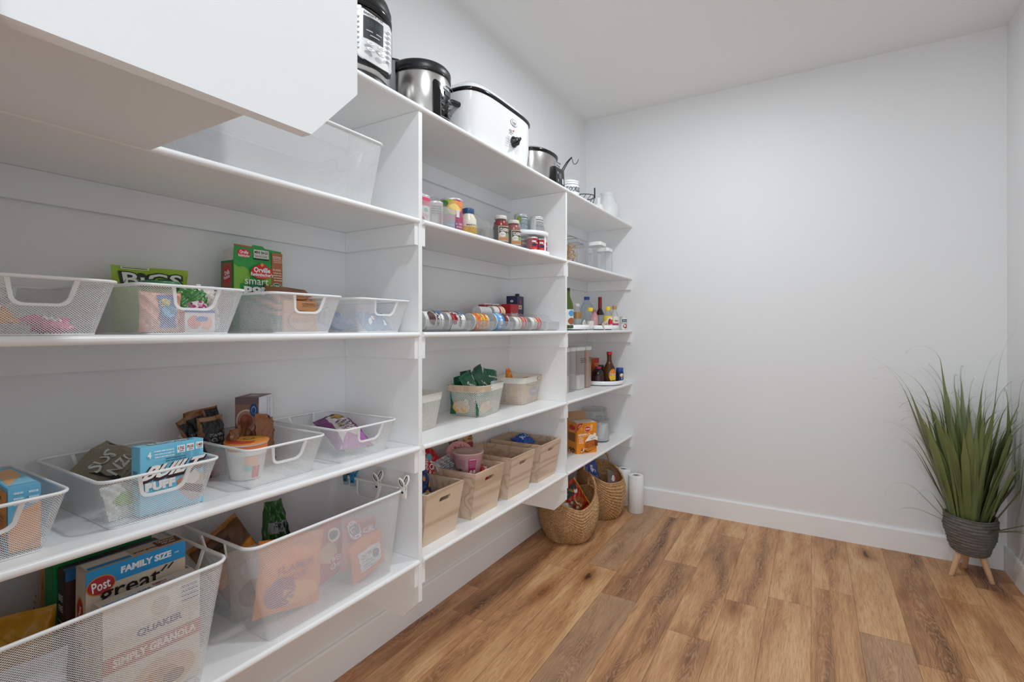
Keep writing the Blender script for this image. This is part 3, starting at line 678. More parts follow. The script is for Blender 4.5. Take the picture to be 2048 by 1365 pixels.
# kraft packets in clear wrap
KR = '#a9714a'
for i, (x, y, z, w, h, rx, ry, c, lb) in enumerate(((.225, .985, Z3+.088, .135, .11, -10, -62, '#9c6238', 'topmost brown paper packet, tilted over the basket rim'), (.235, .975, Z3+.070, .15, .12, -4, -74, '#b57c52', 'brown paper packet lying under the tilted one'),
                                               (.245, .970, Z3+.052, .14, .12, 2, -80, '#c08a60', 'lowest brown paper packet of the pile'))):
    carton('paper_packet', (x, y, z), .008, w, h, c, 0, lines('#6d4526', .55, .9, .80, .93, 2, i)+[('e', '#8d5f3c', .5, .4, .34, .3), ('e', c, .5, .4, .32, .28)], label=lb, cat='packet', tilt=(rx, ry))
carton('paper_packet', (.290, .945, Z3), .010, .11, .090, '#b98459', 0, lines('#6d4526', .55, .95, .82, .95, 2, 7)+[('e', '#7c5231', .5, .35, .42, .34), ('e', '#b98459', .5, .35, .39, .31), ('t', '#7c5231', 'TORTILLA', .5, .36, .6, .14)], label='upright brown paper packet seen through the basket hand hole', cat='packet', tilt=(0, -4))
bag('clear_bag', (.190, .872, Z3), .09, .095, .05, M_CLEARFILM, (0, -14, -30), [], 'crumpled clear film bag in the basket below the popcorn box', 'bag', 21, wr=.012)
bag('blue_film_bag', (.20, 1.20, Z3+.004), .12, .16, .05, M_BLUECLEAR, (0, -66, 10), blobs(['#3c6fc0', '#ffffff', '#2f5fb5'], .2, .8, .2, .8, 7, .09, 4), 'pale blue transparent bag in the basket by the divider', 'bag', 22, wr=.008)
bag('blue_film_bag', (.30, 1.25, Z3+.004), .11, .10, .04, M_BLUECLEAR, (0, -55, -10), blobs(['#3c6fc0', '#e8573c', '#ffffff'], .2, .8, .2, .8, 6, .08, 5), 'small blue transparent bag with a red spot, in the basket by the divider', 'bag', 23, wr=.008)
# ------------------------------------------------------------------ section one, fourth shelf
lb_ = '#6ec1dd'
carton('oat_box', (.215, .340, Z4), .200, .045, .120, '#69b6d8', -2, [('p', '#69b6d8', [(0, 0), (1, 0), (1, 1), (0, 1)]), ('p', '#e89a52', [(0, 0), (1, 0), (1, .72), (.35, .62), (0, .3)])]+lines('#cfe8f2', .15, .45, .70, .95, 3, 1)+lines('#cfe8f2', .6, .9, .70, .95, 3, 2),
       [('r', '#d98a3e', .08, .12, .97, .93), ('t', '#3a2a1c', 'overnight', .62, .80, .36, .10, .02), ('t', '#3a2a1c', 'oats', .62, .66, .2, .08, .02), ('e', '#e6c27a', .55, .40, .14, .17), ('e', '#5a9fc0', .8, .05, .25, .16), ('e', '#7a4a2a', .82, .04, .1, .07)]+lines('#7b4a22', .72, .92, .3, .55, 6, 3),
       T=[('r', '#86c9e4', .05, .1, .95, .9), ('p', '#e3b27c', [(.1, .1), (.9, .5), (.9, .9), (.3, .8)])], label='light blue and orange overnight oats carton in the leftmost basket', cat='box')
DKB = '#3a1d22'
carton('protein_bar_box', (.301, .588, Z4), .040, .134, .150, '#76c6e2', 0,
       [('p', '#bfa59a', [(.55, .42), (.62, .2), (.80, .05), (1, .10), (1, .44), (.85, .52), (.7, .5)]), ('e', '#e9ddd2', .80, .42, .13, .11), ('p', '#5a3330', [(.58, .28), (.95, .14), (1, .18), (1, .26), (.66, .36)]), ('e', '#6b4038', .92, .58, .07, .05), ('e', '#c48a78', .62, .36, .06, .09),
        ('t', DKB, 'BUILT', .505, .595, .93, .235, .10, 3, .22), ('t', '#f3efe9', 'BUILT', .515, .62, .86, .19, .045, 3, .22), ('t', '#efe6e2', 'PUFF', .30, .405, .46, .13, .08, 2),
        ('t', '#e9f4f7', '4', .13, .865, .06, .095, .04)]+lines('#dcecf0', .20, .50, .80, .93, 3, 1)+lines('#2d5f78', .36, .68, .73, .80, 2, 2)+
        [('r', '#eef3f3', .53, .845, .655, .955), ('r', '#eef3f3', .68, .85, .80, .96), ('r', '#eef3f3', .83, .86, .95, .965), ('t', '#7a3a34', '17G', .592, .91, .09, .05, .03), ('t', '#7a3a34', 'PLUS', .74, .915, .10, .045, .03), ('t', '#7a3a34', '140', .89, .92, .09, .05, .03), ('r', '#7a3a34', .56, .862, .63, .872), ('r', '#7a3a34', .71, .868, .78, .878), ('r', '#7a3a34', .855, .875, .925, .885)],
       [('t', '#2c6d8c', 'BUILT', .5, .62, .5, .05), ('r', '#2c6d8c', .2, .45, .8, .5)], T=[('t', DKB, 'BUILT PUFF', .5, .52, .66, .62, .06), ('t', '#f3efe9', 'BUILT PUFF', .5, .55, .62, .5, .02), ('e', '#5aaac6', .86, .6, .03, .3)], label='light blue protein bar carton with big slanted white lettering', cat='box', tilt=(-1.5, -3))
bag('dark_pouch', (.215, .645, Z4), .130, .215, .045, '#8d8471', (44, -56, -8), [('p', '#1b1d1f', [(.08, .42), (.95, .42), (.95, .95), (.08, .80)]), ('r', '#7a6244', .1, .05, .9, .40), ('e', '#a08a66', .45, .22, .2, .12), ('e', '#7a6244', .45, .22, .17, .1), ('t', '#cfd2cc', 'SUS', .35, .78, .46, .13, .02, -4), ('t', '#cfd2cc', 'NZO', .42, .60, .50, .12, .02, -4)]+lines('#8b8f8c', .2, .8, .44, .52, 2, 3), 'large olive and black pouch leaning behind the light blue carton', 'pouch', 31)
bag('green_leaf_packet', (.285, .512, Z4), .075, .075, .025, '#dfe3dc', (0, -20, 8), [('e', '#79b84a', .5, .5, .35, .2)], 'white packet with green print just left of the light blue carton', 'packet', 32)
# coffee pouches
KP = '#7f5233'
def coffee(loc, rot, seed, lb, w=.078, h=.17):
    bag('coffee_pouch', loc, w, h, .03, KP, rot, [('r', '#16171a', .08, .42, .92, .93), ('r', '#a6454c', .08, .03, .92, .42), ('r', '#8f6a4a', .05, .93, .60, .995), ('t', '#9a9a98', 'ITALIAN', .5, .70, .5, .045), ('t', '#86888a', 'ROAST', .5, .62, .62, .06), ('r', '#6f7274', .3, .53, .7, .545)]+blobs(['#5e2026'], .15, .85, .08, .38, 6, .025, seed), lb, 'coffee pouch', seed, group=None)
coffee((.150, .772, Z4), (0, -4, 8), 41, 'black and rose coffee pouch standing upright at the centre')
coffee((.110, .790, Z4), (20, -6, 0), 42, 'black and rose coffee pouch leaning over to the left rim')
bag('kraft_pouch', (.070, .80, Z4), .10, .178, .03, '#8c6038', (6, -4, 6), [('r', '#17181a', .5, .82, .98, .97), ('r', '#a0744a', .05, .86, .48, .985)], 'brown paper pouch with a black corner behind the coffee pouches', 'pouch', 43)
bag('kraft_pouch', (.190, .806, Z4), .045, .130, .03, '#8a5a33', (0, -3, 30), [], 'narrow brown paper pouch beside the upright coffee pouch', 'pouch', 44)
bag('kraft_pouch', (.140, .862, Z4), .085, .125, .03, '#80502c', (-14, -6, 10), [('p', '#a06e42', [(.8, .2), (.98, .2), (.98, .9), (.86, .9)])], 'brown paper pouch tilted to the right, behind the noodle cup', 'pouch', 45)
bag('kraft_pouch', (.180, .905, Z4), .095, .145, .025, '#8d5a34', (-16, -8, 28), [('r', '#20140e', .5, .93, .72, .985)], 'brown paper pouch leaning on the tall cereal carton', 'pouch', 46)
carton('hot_cereal_box', (.098, .922, Z4), .070, .092, .207, '#e6e6e8', 33,
       [('r', '#dcdde0', 0, 0, 1, 1), ('t', '#33508a', 'Try our Delicious Flavors of Cream of Wheat', .78, .50, 2.1, .035, .012, -90), ('r', '#5c74a6', .60, .62, .615, .98), ('p', '#5c74a6', [(.60, .62), (.615, .62), (.70, .54), (.69, .53)]), ('r', '#5c74a6', .69, .1, .705, .54)]+lines('#8a93aa', .26, .44, .50, .74, 9, 3),
       [('r', '#8c6a5c', 0, 0, 1, 1), ('r', '#6e5a5c', 0, .9, 1, 1), ('e', '#cdb9ae', .48, .66, .44, .17), ('e', '#a67c6a', .48, .66, .38, .145), ('e', '#8a4a3a', .48, .66, .27, .10), ('e', '#a05a44', .40, .69, .10, .04), ('e', '#77382c', .56, .63, .10, .04), ('e', '#23467e', .80, .82, .17, .095), ('e', '#9db4d6', .80, .82, .10, .055), ('e', '#23467e', .80, .815, .08, .045)],
       T=[('r', '#7c6064', 0, 0, 1, 1), ('r', '#b3a2a0', .3, .3, .7, .7)], label='tall white hot cereal carton with a bowl picture on its brown side', cat='box', side='#8c6a5c')
def cup(loc, r, h, body, lid, F, lb, rot=(0, 0, 0), lidd=(), cat='noodle cup', tp=.72, sc=1.):
    root = empty('noodle_cup', loc, tuple(R_(a) for a in rot), label=lb, cat=cat)
    mb = MB(); mb.lathe([(r*tp*.95, 0), (r*tp, .003), (r*.97, h-.005), (r, h-.004), (r, h-.001)], mat(body, .4), 32)
    dec(mb, cyl_S(r*tp, 0, h-.006, 0, PI, r1=r*.97), F, curved=True, asp=PI*r/h); mb.build('cup_body', root)
    lm = MB(); lm.lathe([(r*1.02, h-.001), (r*1.03, h), (r*1.02, h+.002), (r*.9, h+.0015), (.0005, h+.0015)], mat(lid, .25), 32)
    dec(lm, plane_S((r, -r, h+.0019), (0, 2*r, 0), (-2*r, 0, 0)), lidd); lm.build('lid', root)
    return root
cup((.222, .822, Z4), .056, .100, '#ece4dc', '#e8913a', [('r', '#e77a3e', 0, .86, 1, 1), ('r', '#f2f0ec', 0, .72, 1, .86), ('p', '#e2602c', [(.2, .70), (.75, .84), (.75, .92), (.2, .78)]), ('r', '#f0b98a', .30, .30, .52, .7), ('r', '#c9372c', .42, .05, .56, .40), ('e', '#9ac8c0', .35, .35, .08, .1)],
    'orange-lidded noodle cup standing at the front of its basket', lidd=[('e', '#e8913a', .5, .5, .5, .5), ('e', '#c9452a', .34, .5, .30, .40), ('e', '#e8a73a', .62, .58, .30, .30), ('e', '#8a6a28', .62, .6, .14, .14), ('e', '#e8a73a', .62, .6, .10, .09)])
PU = '#7d3a78'
bag('bread_bag', (.295, 1.150, Z4+.008), .125, .235, .075, '#d9d4d0', (0, -72, -18), [('r', PU, .0, .0, .20, 1), ('r', PU, .82, .0, 1, 1), ('r', PU, 0, .86, 1, 1), ('e', '#b98a3e', .50, .74, .22, .08), ('e', '#8f9a3a', .58, .72, .10, .05), ('r', '#cfcfd3', .25, .885, .75, .97)]+lines('#6d4a6a', .30, .7, .30, .60, 4, 6)+[('e', '#8f9a3a', .35, .45, .05, .03), ('p', '#9a4a92', [(.1, .0), (.9, .0), (.78, .22), (.6, .16), (.4, .24), (.25, .15)])], 'white and purple bread bag lying in the basket by the divider', 'bread', 51, wr=.004)
# ------------------------------------------------------------------ section one, bottom shelf, basket of cereal cartons
TN = '#d6c8b4'
carton('breakfast_box', (.064, .530, Z5), .030, .190, .285, '#cf9a4a', 0, [], [('r', '#cf9a4a', 0, 0, 1, 1), ('e', '#b8823c', .5, .72, .38, .17), ('t', '#7a4a1e', '2', .5, .80, .3, .04)]+lines('#e6c795', .2, .8, .1, .5, 8, 2)+lines('#7a4a1e', .25, .75, .62, .76, 3, 9), T=[('r', '#c88c40', 0, 0, 1, 1), ('r', '#5b3b22', .2, .2, .5, .8)], label='orange-brown cereal carton at the very back of the cereal basket')
carton('breakfast_box', (.106, .530, Z5), .044, .195, .292, '#0f8a4c', 0, [('r', '#0f8a4c', 0, 0, 1, 1)], [('r', '#0c8a4c', 0, 0, 1, 1), ('r', '#cfe0d6', 0, .42, 1, .435), ('r', '#cfe0d6', 0, .40, 1, .412)], T=[('r', '#0b7a42', 0, 0, 1, 1)], label='green cereal carton between the orange-brown and the dark ones')
carton('breakfast_box', (.154, .535, Z5), .040, .190, .285, '#4a2e26', 0, [('r', '#2f6fae', 0, .92, 1, 1)], [('r', '#4a2e26', 0, 0, 1, 1), ('r', '#2d2a2c', .05, .72, .95, .97), ('t', '#d8d0c8', 'BRE', .45, .78, .6, .05), ('t', '#e6ded2', 'FRE', .45, .70, .6, .05)]+lines('#b9a898', .1, .9, .30, .62, 10, 4), T=[('r', '#2a78b8', 0, 0, 1, .45), ('t', '#1b1b1b', 'PEBBLES', .3, .7, .5, .35)], label='dark brown cereal carton behind the tan one')
BL = '#2497d6'
carton('breakfast_box', (.219, .548, Z5), .052, .196, .300, TN, -1,
       [('r', TN, 0, 0, 1, 1), ('r', BL, 0, .865, 1, 1), ('t', '#f4f6f8', 'FAMILY SIZE', .58, .935, .52, .052, .05), ('t', '#f0f0f0', 'net', .90, .93, .05, .012), ('e', '#c98a3a', .135, .875, .135, .072), ('e', '#b52a30', .135, .875, .125, .063), ('t', '#fff', 'Post', .135, .875, .17, .075, .02, 6), ('t', '#241a1a', 'great', .42, .775, .60, .13, .012), ('p', '#2c2a2a', [(.72, .82), (.78, .86), (.80, .855), (.74, .815)]), ('p', '#2c2a2a', [(.79, .825), (.85, .863), (.87, .86), (.81, .82)]), ('t', '#241a1a', 'grains', .5, .50, .70, .12, .012), ('e', '#9b6a3c', .5, .2, .35, .14)],
       [('r', TN, 0, 0, 1, 1), ('e', '#c98a3a', .5, .70, .34, .10), ('e', '#b52a30', .5, .70, .30, .085), ('t', '#fff', 'Post', .5, .70, .45, .04, .02, 80), ('t', '#3a2a24', 'g', .55, .44, .3, .08, .02)],
       T=[('r', '#cbbca6', 0, 0, 1, 1), ('r', '#e9e4da', .02, .12, .45, .9), ('r', BL, .03, .10, .44, .35), ('t', '#222', 'great grains', .60, .35, .25, .2), ('r', '#6b2a28', .72, .2, .98, .85), ('t', '#f0e6da', 'CRUNCHY', .85, .66, .2, .2), ('t', '#f0e6da', 'PECAN', .85, .38, .14, .2)], label='tall tan cereal carton with a blue family size band and red oval logo', tilt=(0, 2))
QW = '#ddd2c2'
carton('granola_box', (.303, .548, Z5), .048, .190, .238, QW, -1,
       [('r', QW, 0, 0, 1, 1), ('t', '#2d3a6a', 'QUAKER', .56, .66, .48, .08, .05), ('e', '#c9b79c', .56, .84, .10, .08), ('r', '#b9694f', 0, .42, 1, .56), ('t', '#f0e2d6', 'SIMPLY GRANOLA', .52, .49, .86, .075, .04), ('e', '#d7b088', .6, .18, .34, .17), ('e', '#c08a54', .55, .16, .2, .1), ('e', '#8a5a34', .7, .12, .12, .06)]+lines('#5b6286', .78, .97, .78, .95, 4, 2),
       [('r', '#d3c6b4', 0, 0, 1, 1), ('t', '#3a3030', '2', .4, .82, .3, .06)], T=[('r', '#cdc6ba', 0, 0, 1, 1), ('r', '#3a9ad2', .03, .1, .36, .4), ('t', '#2d3a6a', 'QUAKER', .44, .4, .14, .25), ('t', '#a05038', 'SIMPLY', .62, .62, .16, .22), ('t', '#a05038', 'GRANOLA', .66, .32, .22, .22)], label='cream granola carton with rust band at the front of the cereal basket')
bag('yellow_bag', (.150, .355, Z5), .15, .215, .06, '#c89018', (0, -6, -14), [('e', '#6b3418', .62, .42, .09, .06), ('e', '#7d4a14', .95, .25, .16, .2), ('e', '#d9a42a', .3, .75, .2, .1)], 'golden yellow bag at the left end of the cereal basket', 'bag', 61)
bag('white_bag', (.285, .320, Z5), .20, .165, .06, '#b6bcc6', (0, -10, 4), [('t', '#f2f2f4', 'f', .45, .5, .08, .3), ('e', '#8e95a8', .7, .3, .2, .2)], 'pale grey bag leaning on the front mesh of the cereal basket', 'bag', 62)
# ------------------------------------------------------------------ section one, bottom shelf, basket of snack bags
OR = '#e88a34'
bag('snack_bag', (.290, .900, Z5), .20, .205, .06, OR, (-8, -4, -6), [('t', '#b8341e', 'FLAMIN', .5, .62, .6, .10, .04, 6), ('t', '#b8341e', 'HOT', .5, .48, .4, .10, .04, 6), ('e', '#f0b05a', .6, .25, .3, .15), ('e', '#9c4a5e', .30, .30, .22, .22)], 'orange snack bag with red lettering, front left of the snack basket', 'snack bag', 71, wr=.008)
bag('snack_bag', (.250, .985, Z5+.002), .15, .150, .05, '#7e5560', (12, -5, 4), [('e', '#a37a80', .5, .5, .35, .35), ('e', '#5f3c48', .4, .4, .2, .25)]+lines('#c09a9a', .2, .8, .3, .7, 6, 3), 'plum-coloured snack bag low in the middle of the snack basket', 'snack bag', 72, wr=.007)
bag('snack_bag', (.215, .868, Z5), .15, .19, .05, '#b59a84', (4, -3, -24), [('e', '#c9b6c0', .5, .7, .3, .15), ('e', '#8a5a3a', .4, .35, .28, .2)], 'dull beige snack bag against the left mesh of the snack basket', 'snack bag', 73, wr=.008)
bag('snack_bag', (.240, 1.105, Z5), .15, .175, .05, '#c53a48', (12, -5, 4), [('e', '#d9b08a', .35, .55, .28, .16), ('e', '#e8d8d0', .65, .75, .16, .12), ('e', '#3a4a5e', .65, .75, .12, .08), ('t', '#f2dada', 'SWEET', .55, .35, .5, .1, .03, -14), ('t', '#f2dada', 'CHILE', .55, .22, .5, .1, .03, -14)], 'crimson snack bag in the right half of the snack basket', 'snack bag', 74, wr=.006)
bag('snack_bag', (.275, 1.170, Z5+.012), .16, .160, .04, '#c8706a', (-14, -5, 6), [('r', '#a8323e', .05, .55, .95, .92), ('e', '#dcdde2', .22, .78, .16, .18), ('e', '#5c6a7a', .22, .78, .11, .12), ('t', '#f2dada', 'CHILI', .62, .78, .4, .12, .03, 6), ('t', '#f2dada', 'CHEESE', .64, .64, .5, .1, .03, 6)], 'red and dull pink snack bag above the crimson one', 'snack bag', 75, wr=.006)
bag('snack_bag', (.325, 1.180, Z5), .14, .125, .03, '#dd7f3e', (10, -3, 0), [('r', '#d9dadf', .18, .22, .86, .72), ('t', '#a07a6a', 'CHIPS', .42, .58, .35, .12, .03), ('e', '#5e7486', .70, .48, .10, .12)]+lines('#9aa2aa', .25, .6, .26, .48, 3, 6), 'small orange snack bag with a white panel at the right end', 'snack bag', 76, wr=.004)
bag('snack_bag', (.170, .875, Z5+.06), .15, .21, .04, '#8a5a28', (28, -12, -10), [('r', '#5b3a1e', .02, .62, .98, .94), ('e', '#2a1a14', .42, .80, .12, .05), ('t', '#2a1a14', 'CHI', .5, .80, .3, .08, .05), ('r', '#d98a1e', .02, .3, .98, .60), ('t', '#6b3c0e', 'Cr', .5, .48, .3, .14, .01)], 'brown and amber snack bag rising above the snack basket rim', 'snack bag', 77)
bag('snack_bag', (.150, .965, Z5+.045), .125, .235, .05, '#2d5a2c', (0, -5, -6), [('p', '#9aa0a0', [(.25, .55), (.5, .85), (.78, .55)]), ('r', '#8f9698', .12, .60, .9, .74), ('t', '#23282a', 'TERRA', .5, .68, .6, .09, .03), ('p', '#3f7a34', [(.05, .5), (.45, .98), (.5, .9), (.2, .5)]), ('e', '#15301a', .9, .7, .1, .2)], 'dark green snack bag with a pointed top, behind the brown one', 'snack bag', 78, crimp=.03, taper=.55, wr=.010)
def clip(x, col, loopc, lb, lean=8, tall=.074):
    rx = x; root = empty('bag_clip', (rx, 1.303, Z5+.262-.004), (0, 0, R_(3)), label=lb, cat='bag clip', group='bag clips on the basket rim')
    m = mat(col, .35)
    for s, nm in ((1, 'jaw'), (-1, 'jaw')):
        mb = MB(); M1 = Matrix.Translation((0, s*.0052, 0)) @ Matrix.Rotation(R_(-s*6), 4, 'X')
        mb.loft([rrect(-.012, .012, -.0012, .0012, .001, 2, -.028), rrect(-.010, .010, -.0018, .0018, .001, 2, .012)], m, M=M1)
        mb.lathe([(.0042, -.0016), (.0042, .0016)], M_BLACK, 12, M=M1 @ Matrix.Translation((0, s*.001, -.008)) @ Matrix.Rotation(PI/2, 4, 'X'))
        M2 = Matrix.Translation((0, s*.004, .010)) @ Matrix.Rotation(R_(-s*26), 4, 'X')
        pts = [(.0105*math.cos(a), 0, .019+.0185*math.sin(a)) for a in [2*PI*i/18 for i in range(18)]]
        mb.tube(pts, .0036, m, 8, True, M=M2)
        pts = [(.0065*math.cos(a), 0, .019+.014*math.sin(a)) for a in [2*PI*i/18 for i in range(18)]]
        mb.tube(pts, .0018, mat(loopc, .5), 6, True, M=M2)
        mb.build(nm, root)
    MB().tube([(-.012, 0, .006), (.012, 0, .006)], .0028, M_TIN, 8).build('spring', root)
clip(.360, '#e6e4de', '#4a4a4c', 'white bag clip at the front corner of the snack basket rim')
clip(.235, '#dedcd6', '#4a4a4c', 'white bag clip further back on the snack basket rim')
clip(.108, '#1f86b8', '#12506e', 'bright blue bag clip on the snack basket rim')
clip(.070, '#2f6f7c', '#1c3f48', 'dull teal bag clip, rearmost on the snack basket rim')
# ------------------------------------------------------------------ section two, crates
bag('snack_bag', (.225, 1.535, Z5+.075), .15, .175, .06, '#26407c', (-12, -30, -8), blobs(['#e39a2c', '#1b2a56', '#e39a2c', '#3b66b4'], .1, .9, .1, .9, 16, .07, 3)+[('e', '#dfe3ea', .70, .18, .34, .24), ('e', '#17264e', .70, .18, .30, .21), ('e', '#3a62a8', .62, .2, .06, .04), ('e', '#ffffff', .8, .25, .04, .03)], 'blue and orange snack bag in the crate beside the divider', 'snack bag', 81, wr=.008)
bag('red_bag', (.130, 1.780, Z5+.145), .15, .175, .05, '#b4202c', (38, -16, -12), [('t', '#f0e4e0', 'TOP', .45, .42, .5, .16, .04, 40), ('e', '#5aa6b8', .62, .62, .11, .09), ('t', '#f0c8c4', 'RAMEN', .40, .62, .6, .08, .02, 40), ('t', '#e8b0ac', 'NOODLE', .3, .52, .6, .08, .02, 40)], 'shiny red noodle bag at the back left of the crate with pink cups', 'noodle bag', 82)
bag('grey_bag', (.190, 1.80, Z5+.115), .11, .13, .05, '#b3b0ae', (12, -24, -10), [('r', '#5a6068', .1, .15, .9, .35)]+lines('#6c7076', .2, .8, .5, .85, 5, 4), 'crumpled grey and white bag between the red bag and the pink cup', 'bag', 83, wr=.010)
PK = '#e2b3b8'
cup((.240, 1.850, Z5+.154), .071, .108, PK, '#d6c2bc', [('r', '#b52364', .42, .14, .60, .88), ('r', '#e8b8c8', .43, .80, .59, .86)]+lines('#e2a0bc', .44, .58, .48, .76, 5, 2)+[('e', '#f0d8e0', .475, .28, .035, .10), ('e', '#f0d8e0', .55, .30, .03, .09), ('r', '#5a4a50', .20, .12, .27, .42)]+lines('#a87a84', .16, .36, .5, .85, 6, 3)+blobs(['#a33a50', '#e0a060', '#7a3a44'], .66, .9, .1, .75, 9, .022, 5),
    'pink noodle cup standing upright in the crate', rot=(0, 0, -38), lidd=[('e', '#c9b0aa', .5, .5, .42, .42), ('e', '#d8c8c2', .45, .55, .25, .2)])
cup((.115, 1.945, Z5+.190), .062, .060, '#e0a8ae', '#e5aeb4', [], 'pink noodle cup tipped over behind the upright one', rot=(14, 50, -30), lidd=[('e', '#e2a4a8', .5, .5, .48, .48), ('p', '#6a3a2c', [(.3, .3), (.42, .62), (.6, .7), (.5, .4)]), ('e', '#d99a4a', .42, .38, .12, .1), ('t', '#a33040', 'Bowl', .55, .72, .4, .16, .03)]+blobs(['#b5404c', '#f0d0d0'], .55, .85, .2, .8, 9, .035, 8))
bag('gold_bag', (.100, 2.045, Z5+.150), .075, .15, .03, '#b98e4e', (-8, -8, 0), [('r', '#8c2430', .0, .48, 1, .64), ('t', '#5a3418', 'Original', .5, .86, .8, .07, .02), ('t', '#5a3418', 'KETTLE', .5, .76, .6, .06, .02), ('e', '#7a4a2a', .5, .28, .35, .15)], 'gold and red chip bag standing behind the tipped pink cup', 'snack bag', 84)
bag('gold_bag', (.090, 1.975, Z5+.150), .07, .145, .03, '#77736c', (6, -8, 0), [('r', '#c9a05a', .1, .1, .95, .55), ('e', '#7a6030', .6, .45, .2, .06)], 'grey and gold chip bag beside the gold and red one', 'snack bag', 85)
bag('red_snack_packet', (.300, 1.905, Z5+.120), .06, .075, .03, '#c9343a', (-20, -22, 20), [('e', '#f0e2e2', .5, .8, .4, .15), ('e', '#e8743a', .5, .35, .25, .2)], 'small red and white packet right of the upright pink cup', 'snack packet', 86)
bag('blue_packet', (.215, 2.475, Z5+.172), .13, .10, .035, '#1d54b4', (0, -74, -6), [('t', '#cfdcf0', '50', .42, .5, .26, .3, .03), ('e', '#cfdcf0', .72, .5, .08, .12), ('e', '#1d54b4', .72, .5, .05, .08)], 'bright blue packet on top of the last crate', 'packet', 87)
for i in range(3): carton('red_packet', (.135, 2.39+.012*i, Z5+.135), .09, .009, .045, '#b02a30', 6, [('r', '#e8dcd8', 0, .3, 1, .5)], T=[('r', '#e6dad4', .3, 0, .7, 1)], label=['red and white packet, leftmost of the row in the last crate', 'red and white packet, middle of the row in the last crate', 'red and white packet nearest the blue packet in the last crate'][i], cat='packet', group='red packets filed in the last crate')
# ------------------------------------------------------------------ section two, fourth shelf
GK = '#0d5a3c'
for i, (x, y, z, w, h, rx, ry, rz, F, lb) in enumerate((
    (.215, 1.985, .055, .10, .165, 20, -22, 0, [('t', '#e8efe8', 'Knorr', .45, .62, .5, .11, .03, -50), ('e', '#1b7a6a', .5, .35, .35, .2), ('e', '#c8a46a', .2, .25, .16, .14), ('t', '#dfe8e0', 'Side', .7, .4, .3, .06, .02, -50)], 'dark green noodle packet tilted left at the front of the cream basket'),
    (.195, 2.075, .075, .095, .160, 22, -14, 0, [('r', '#0a4630', 0, .85, 1, 1), ('t', '#e8efe8', 'Rice', .5, .32, .4, .07, .02, -50), ('t', '#dfe8e0', 'Sides', .6, .45, .5, .07, .02, -50)], 'dark green noodle packet with a pointed corner, tallest in the cream basket'),
    (.180, 2.135, .055, .12, .155, -14, -12, 0, [('t', '#dfe8e0', 'Rice Sides', .6, .74, .6, .06, .02), ('e', '#d6e8e8', .6, .5, .28, .10), ('e', '#1b8a80', .6, .3, .4, .15)], 'teal and dark green noodle packet leaning right in the cream basket'),
    (.130, 1.960, .060, .09, .125, 6, -10, 0, [('e', '#b9946a', .3, .3, .25, .2)], 'small dark green packet at the back left of the cream basket'),
    (.120, 2.020, .070, .09, .135, 4, -8, 0, [('r', '#0a4630', 0, .8, 1, 1)], 'dark green packet behind the tilted noodle packet'),
    (.228, 2.000, .004, .175, .125, 0, -4, 8, [('r', '#1d8a86', 0, .55, 1, 1), ('t', '#e8efe8', 'Knorr', .3, .82, .34, .14, .03, 8), ('e', '#d99a58', .5, .25, .4, .22), ('e', '#c0402c', .35, .45, .06, .04), ('e', '#e8e0d0', .6, .4, .08, .07)], 'noodle packet seen through the left side of the green-filled cream basket'),
    (.150, 1.925, .004, .13, .120, 0, -4, -80, [('r', '#1d8a86', 0, .6, 1, 1), ('e', '#e0a860', .5, .3, .36, .25), ('e', '#e8e4da', .7, .5, .12, .12), ('e', '#c0402c', .3, .5, .05, .04)], 'noodle packet seen through the right side of the green-filled cream basket'))):
    bag('noodle_packet', (x, y, Z4+z), w, h, .022, GK, (rx, ry, rz), F, lb, 'noodle packet', 90+i, wr=.003, group='green noodle packets')
for i, (x, y, z, w, h, rx, rz, c, F, lb) in enumerate((
    (.218, 2.475, .004, .20, .128, 0, 6, '#e3a02c', [('e', '#b5383a', .55, .78, .34, .11), ('t', '#f0e0d0', 'Velveeta', .55, .78, .5, .08, .02), ('e', '#7a4a90', .6, .42, .34, .22), ('t', '#e0d0e8', 'Shells', .6, .45, .4, .1, .02), ('e', '#c8603a', .5, .1, .4, .1)], 'yellow pasta packet with a purple oval in the far cream basket'),
    (.150, 2.372, .004, .13, .125, 0, -76, '#dd9030', [('r', '#7a3a2c', 0, .0, .3, .9), ('r', '#e8b84a', .5, .3, .9, .9)], 'orange and brown pasta packet at the left of the far cream basket'),
    (.165, 2.540, .004, .11, .128, 0, 10, '#e2a436', [('e', '#7a4a90', .5, .4, .38, .2), ('e', '#9a4a80', .5, .8, .2, .1)], 'yellow pasta packet at the right of the far cream basket'),
    (.150, 2.375, .060, .055, .135, 4, 0, '#cf7a1c', [('p', '#b5641a', [(.2, .5), (.5, .95), (.8, .5)])], 'orange packet with a pointed top above the far cream basket'))):
    bag('pasta_packet', (x, y, Z4+z), w, h, .03, c, (rx, -5, rz), F, lb, 'pasta packet', 100+i, wr=.003, taper=.5 if i == 3 else 0)
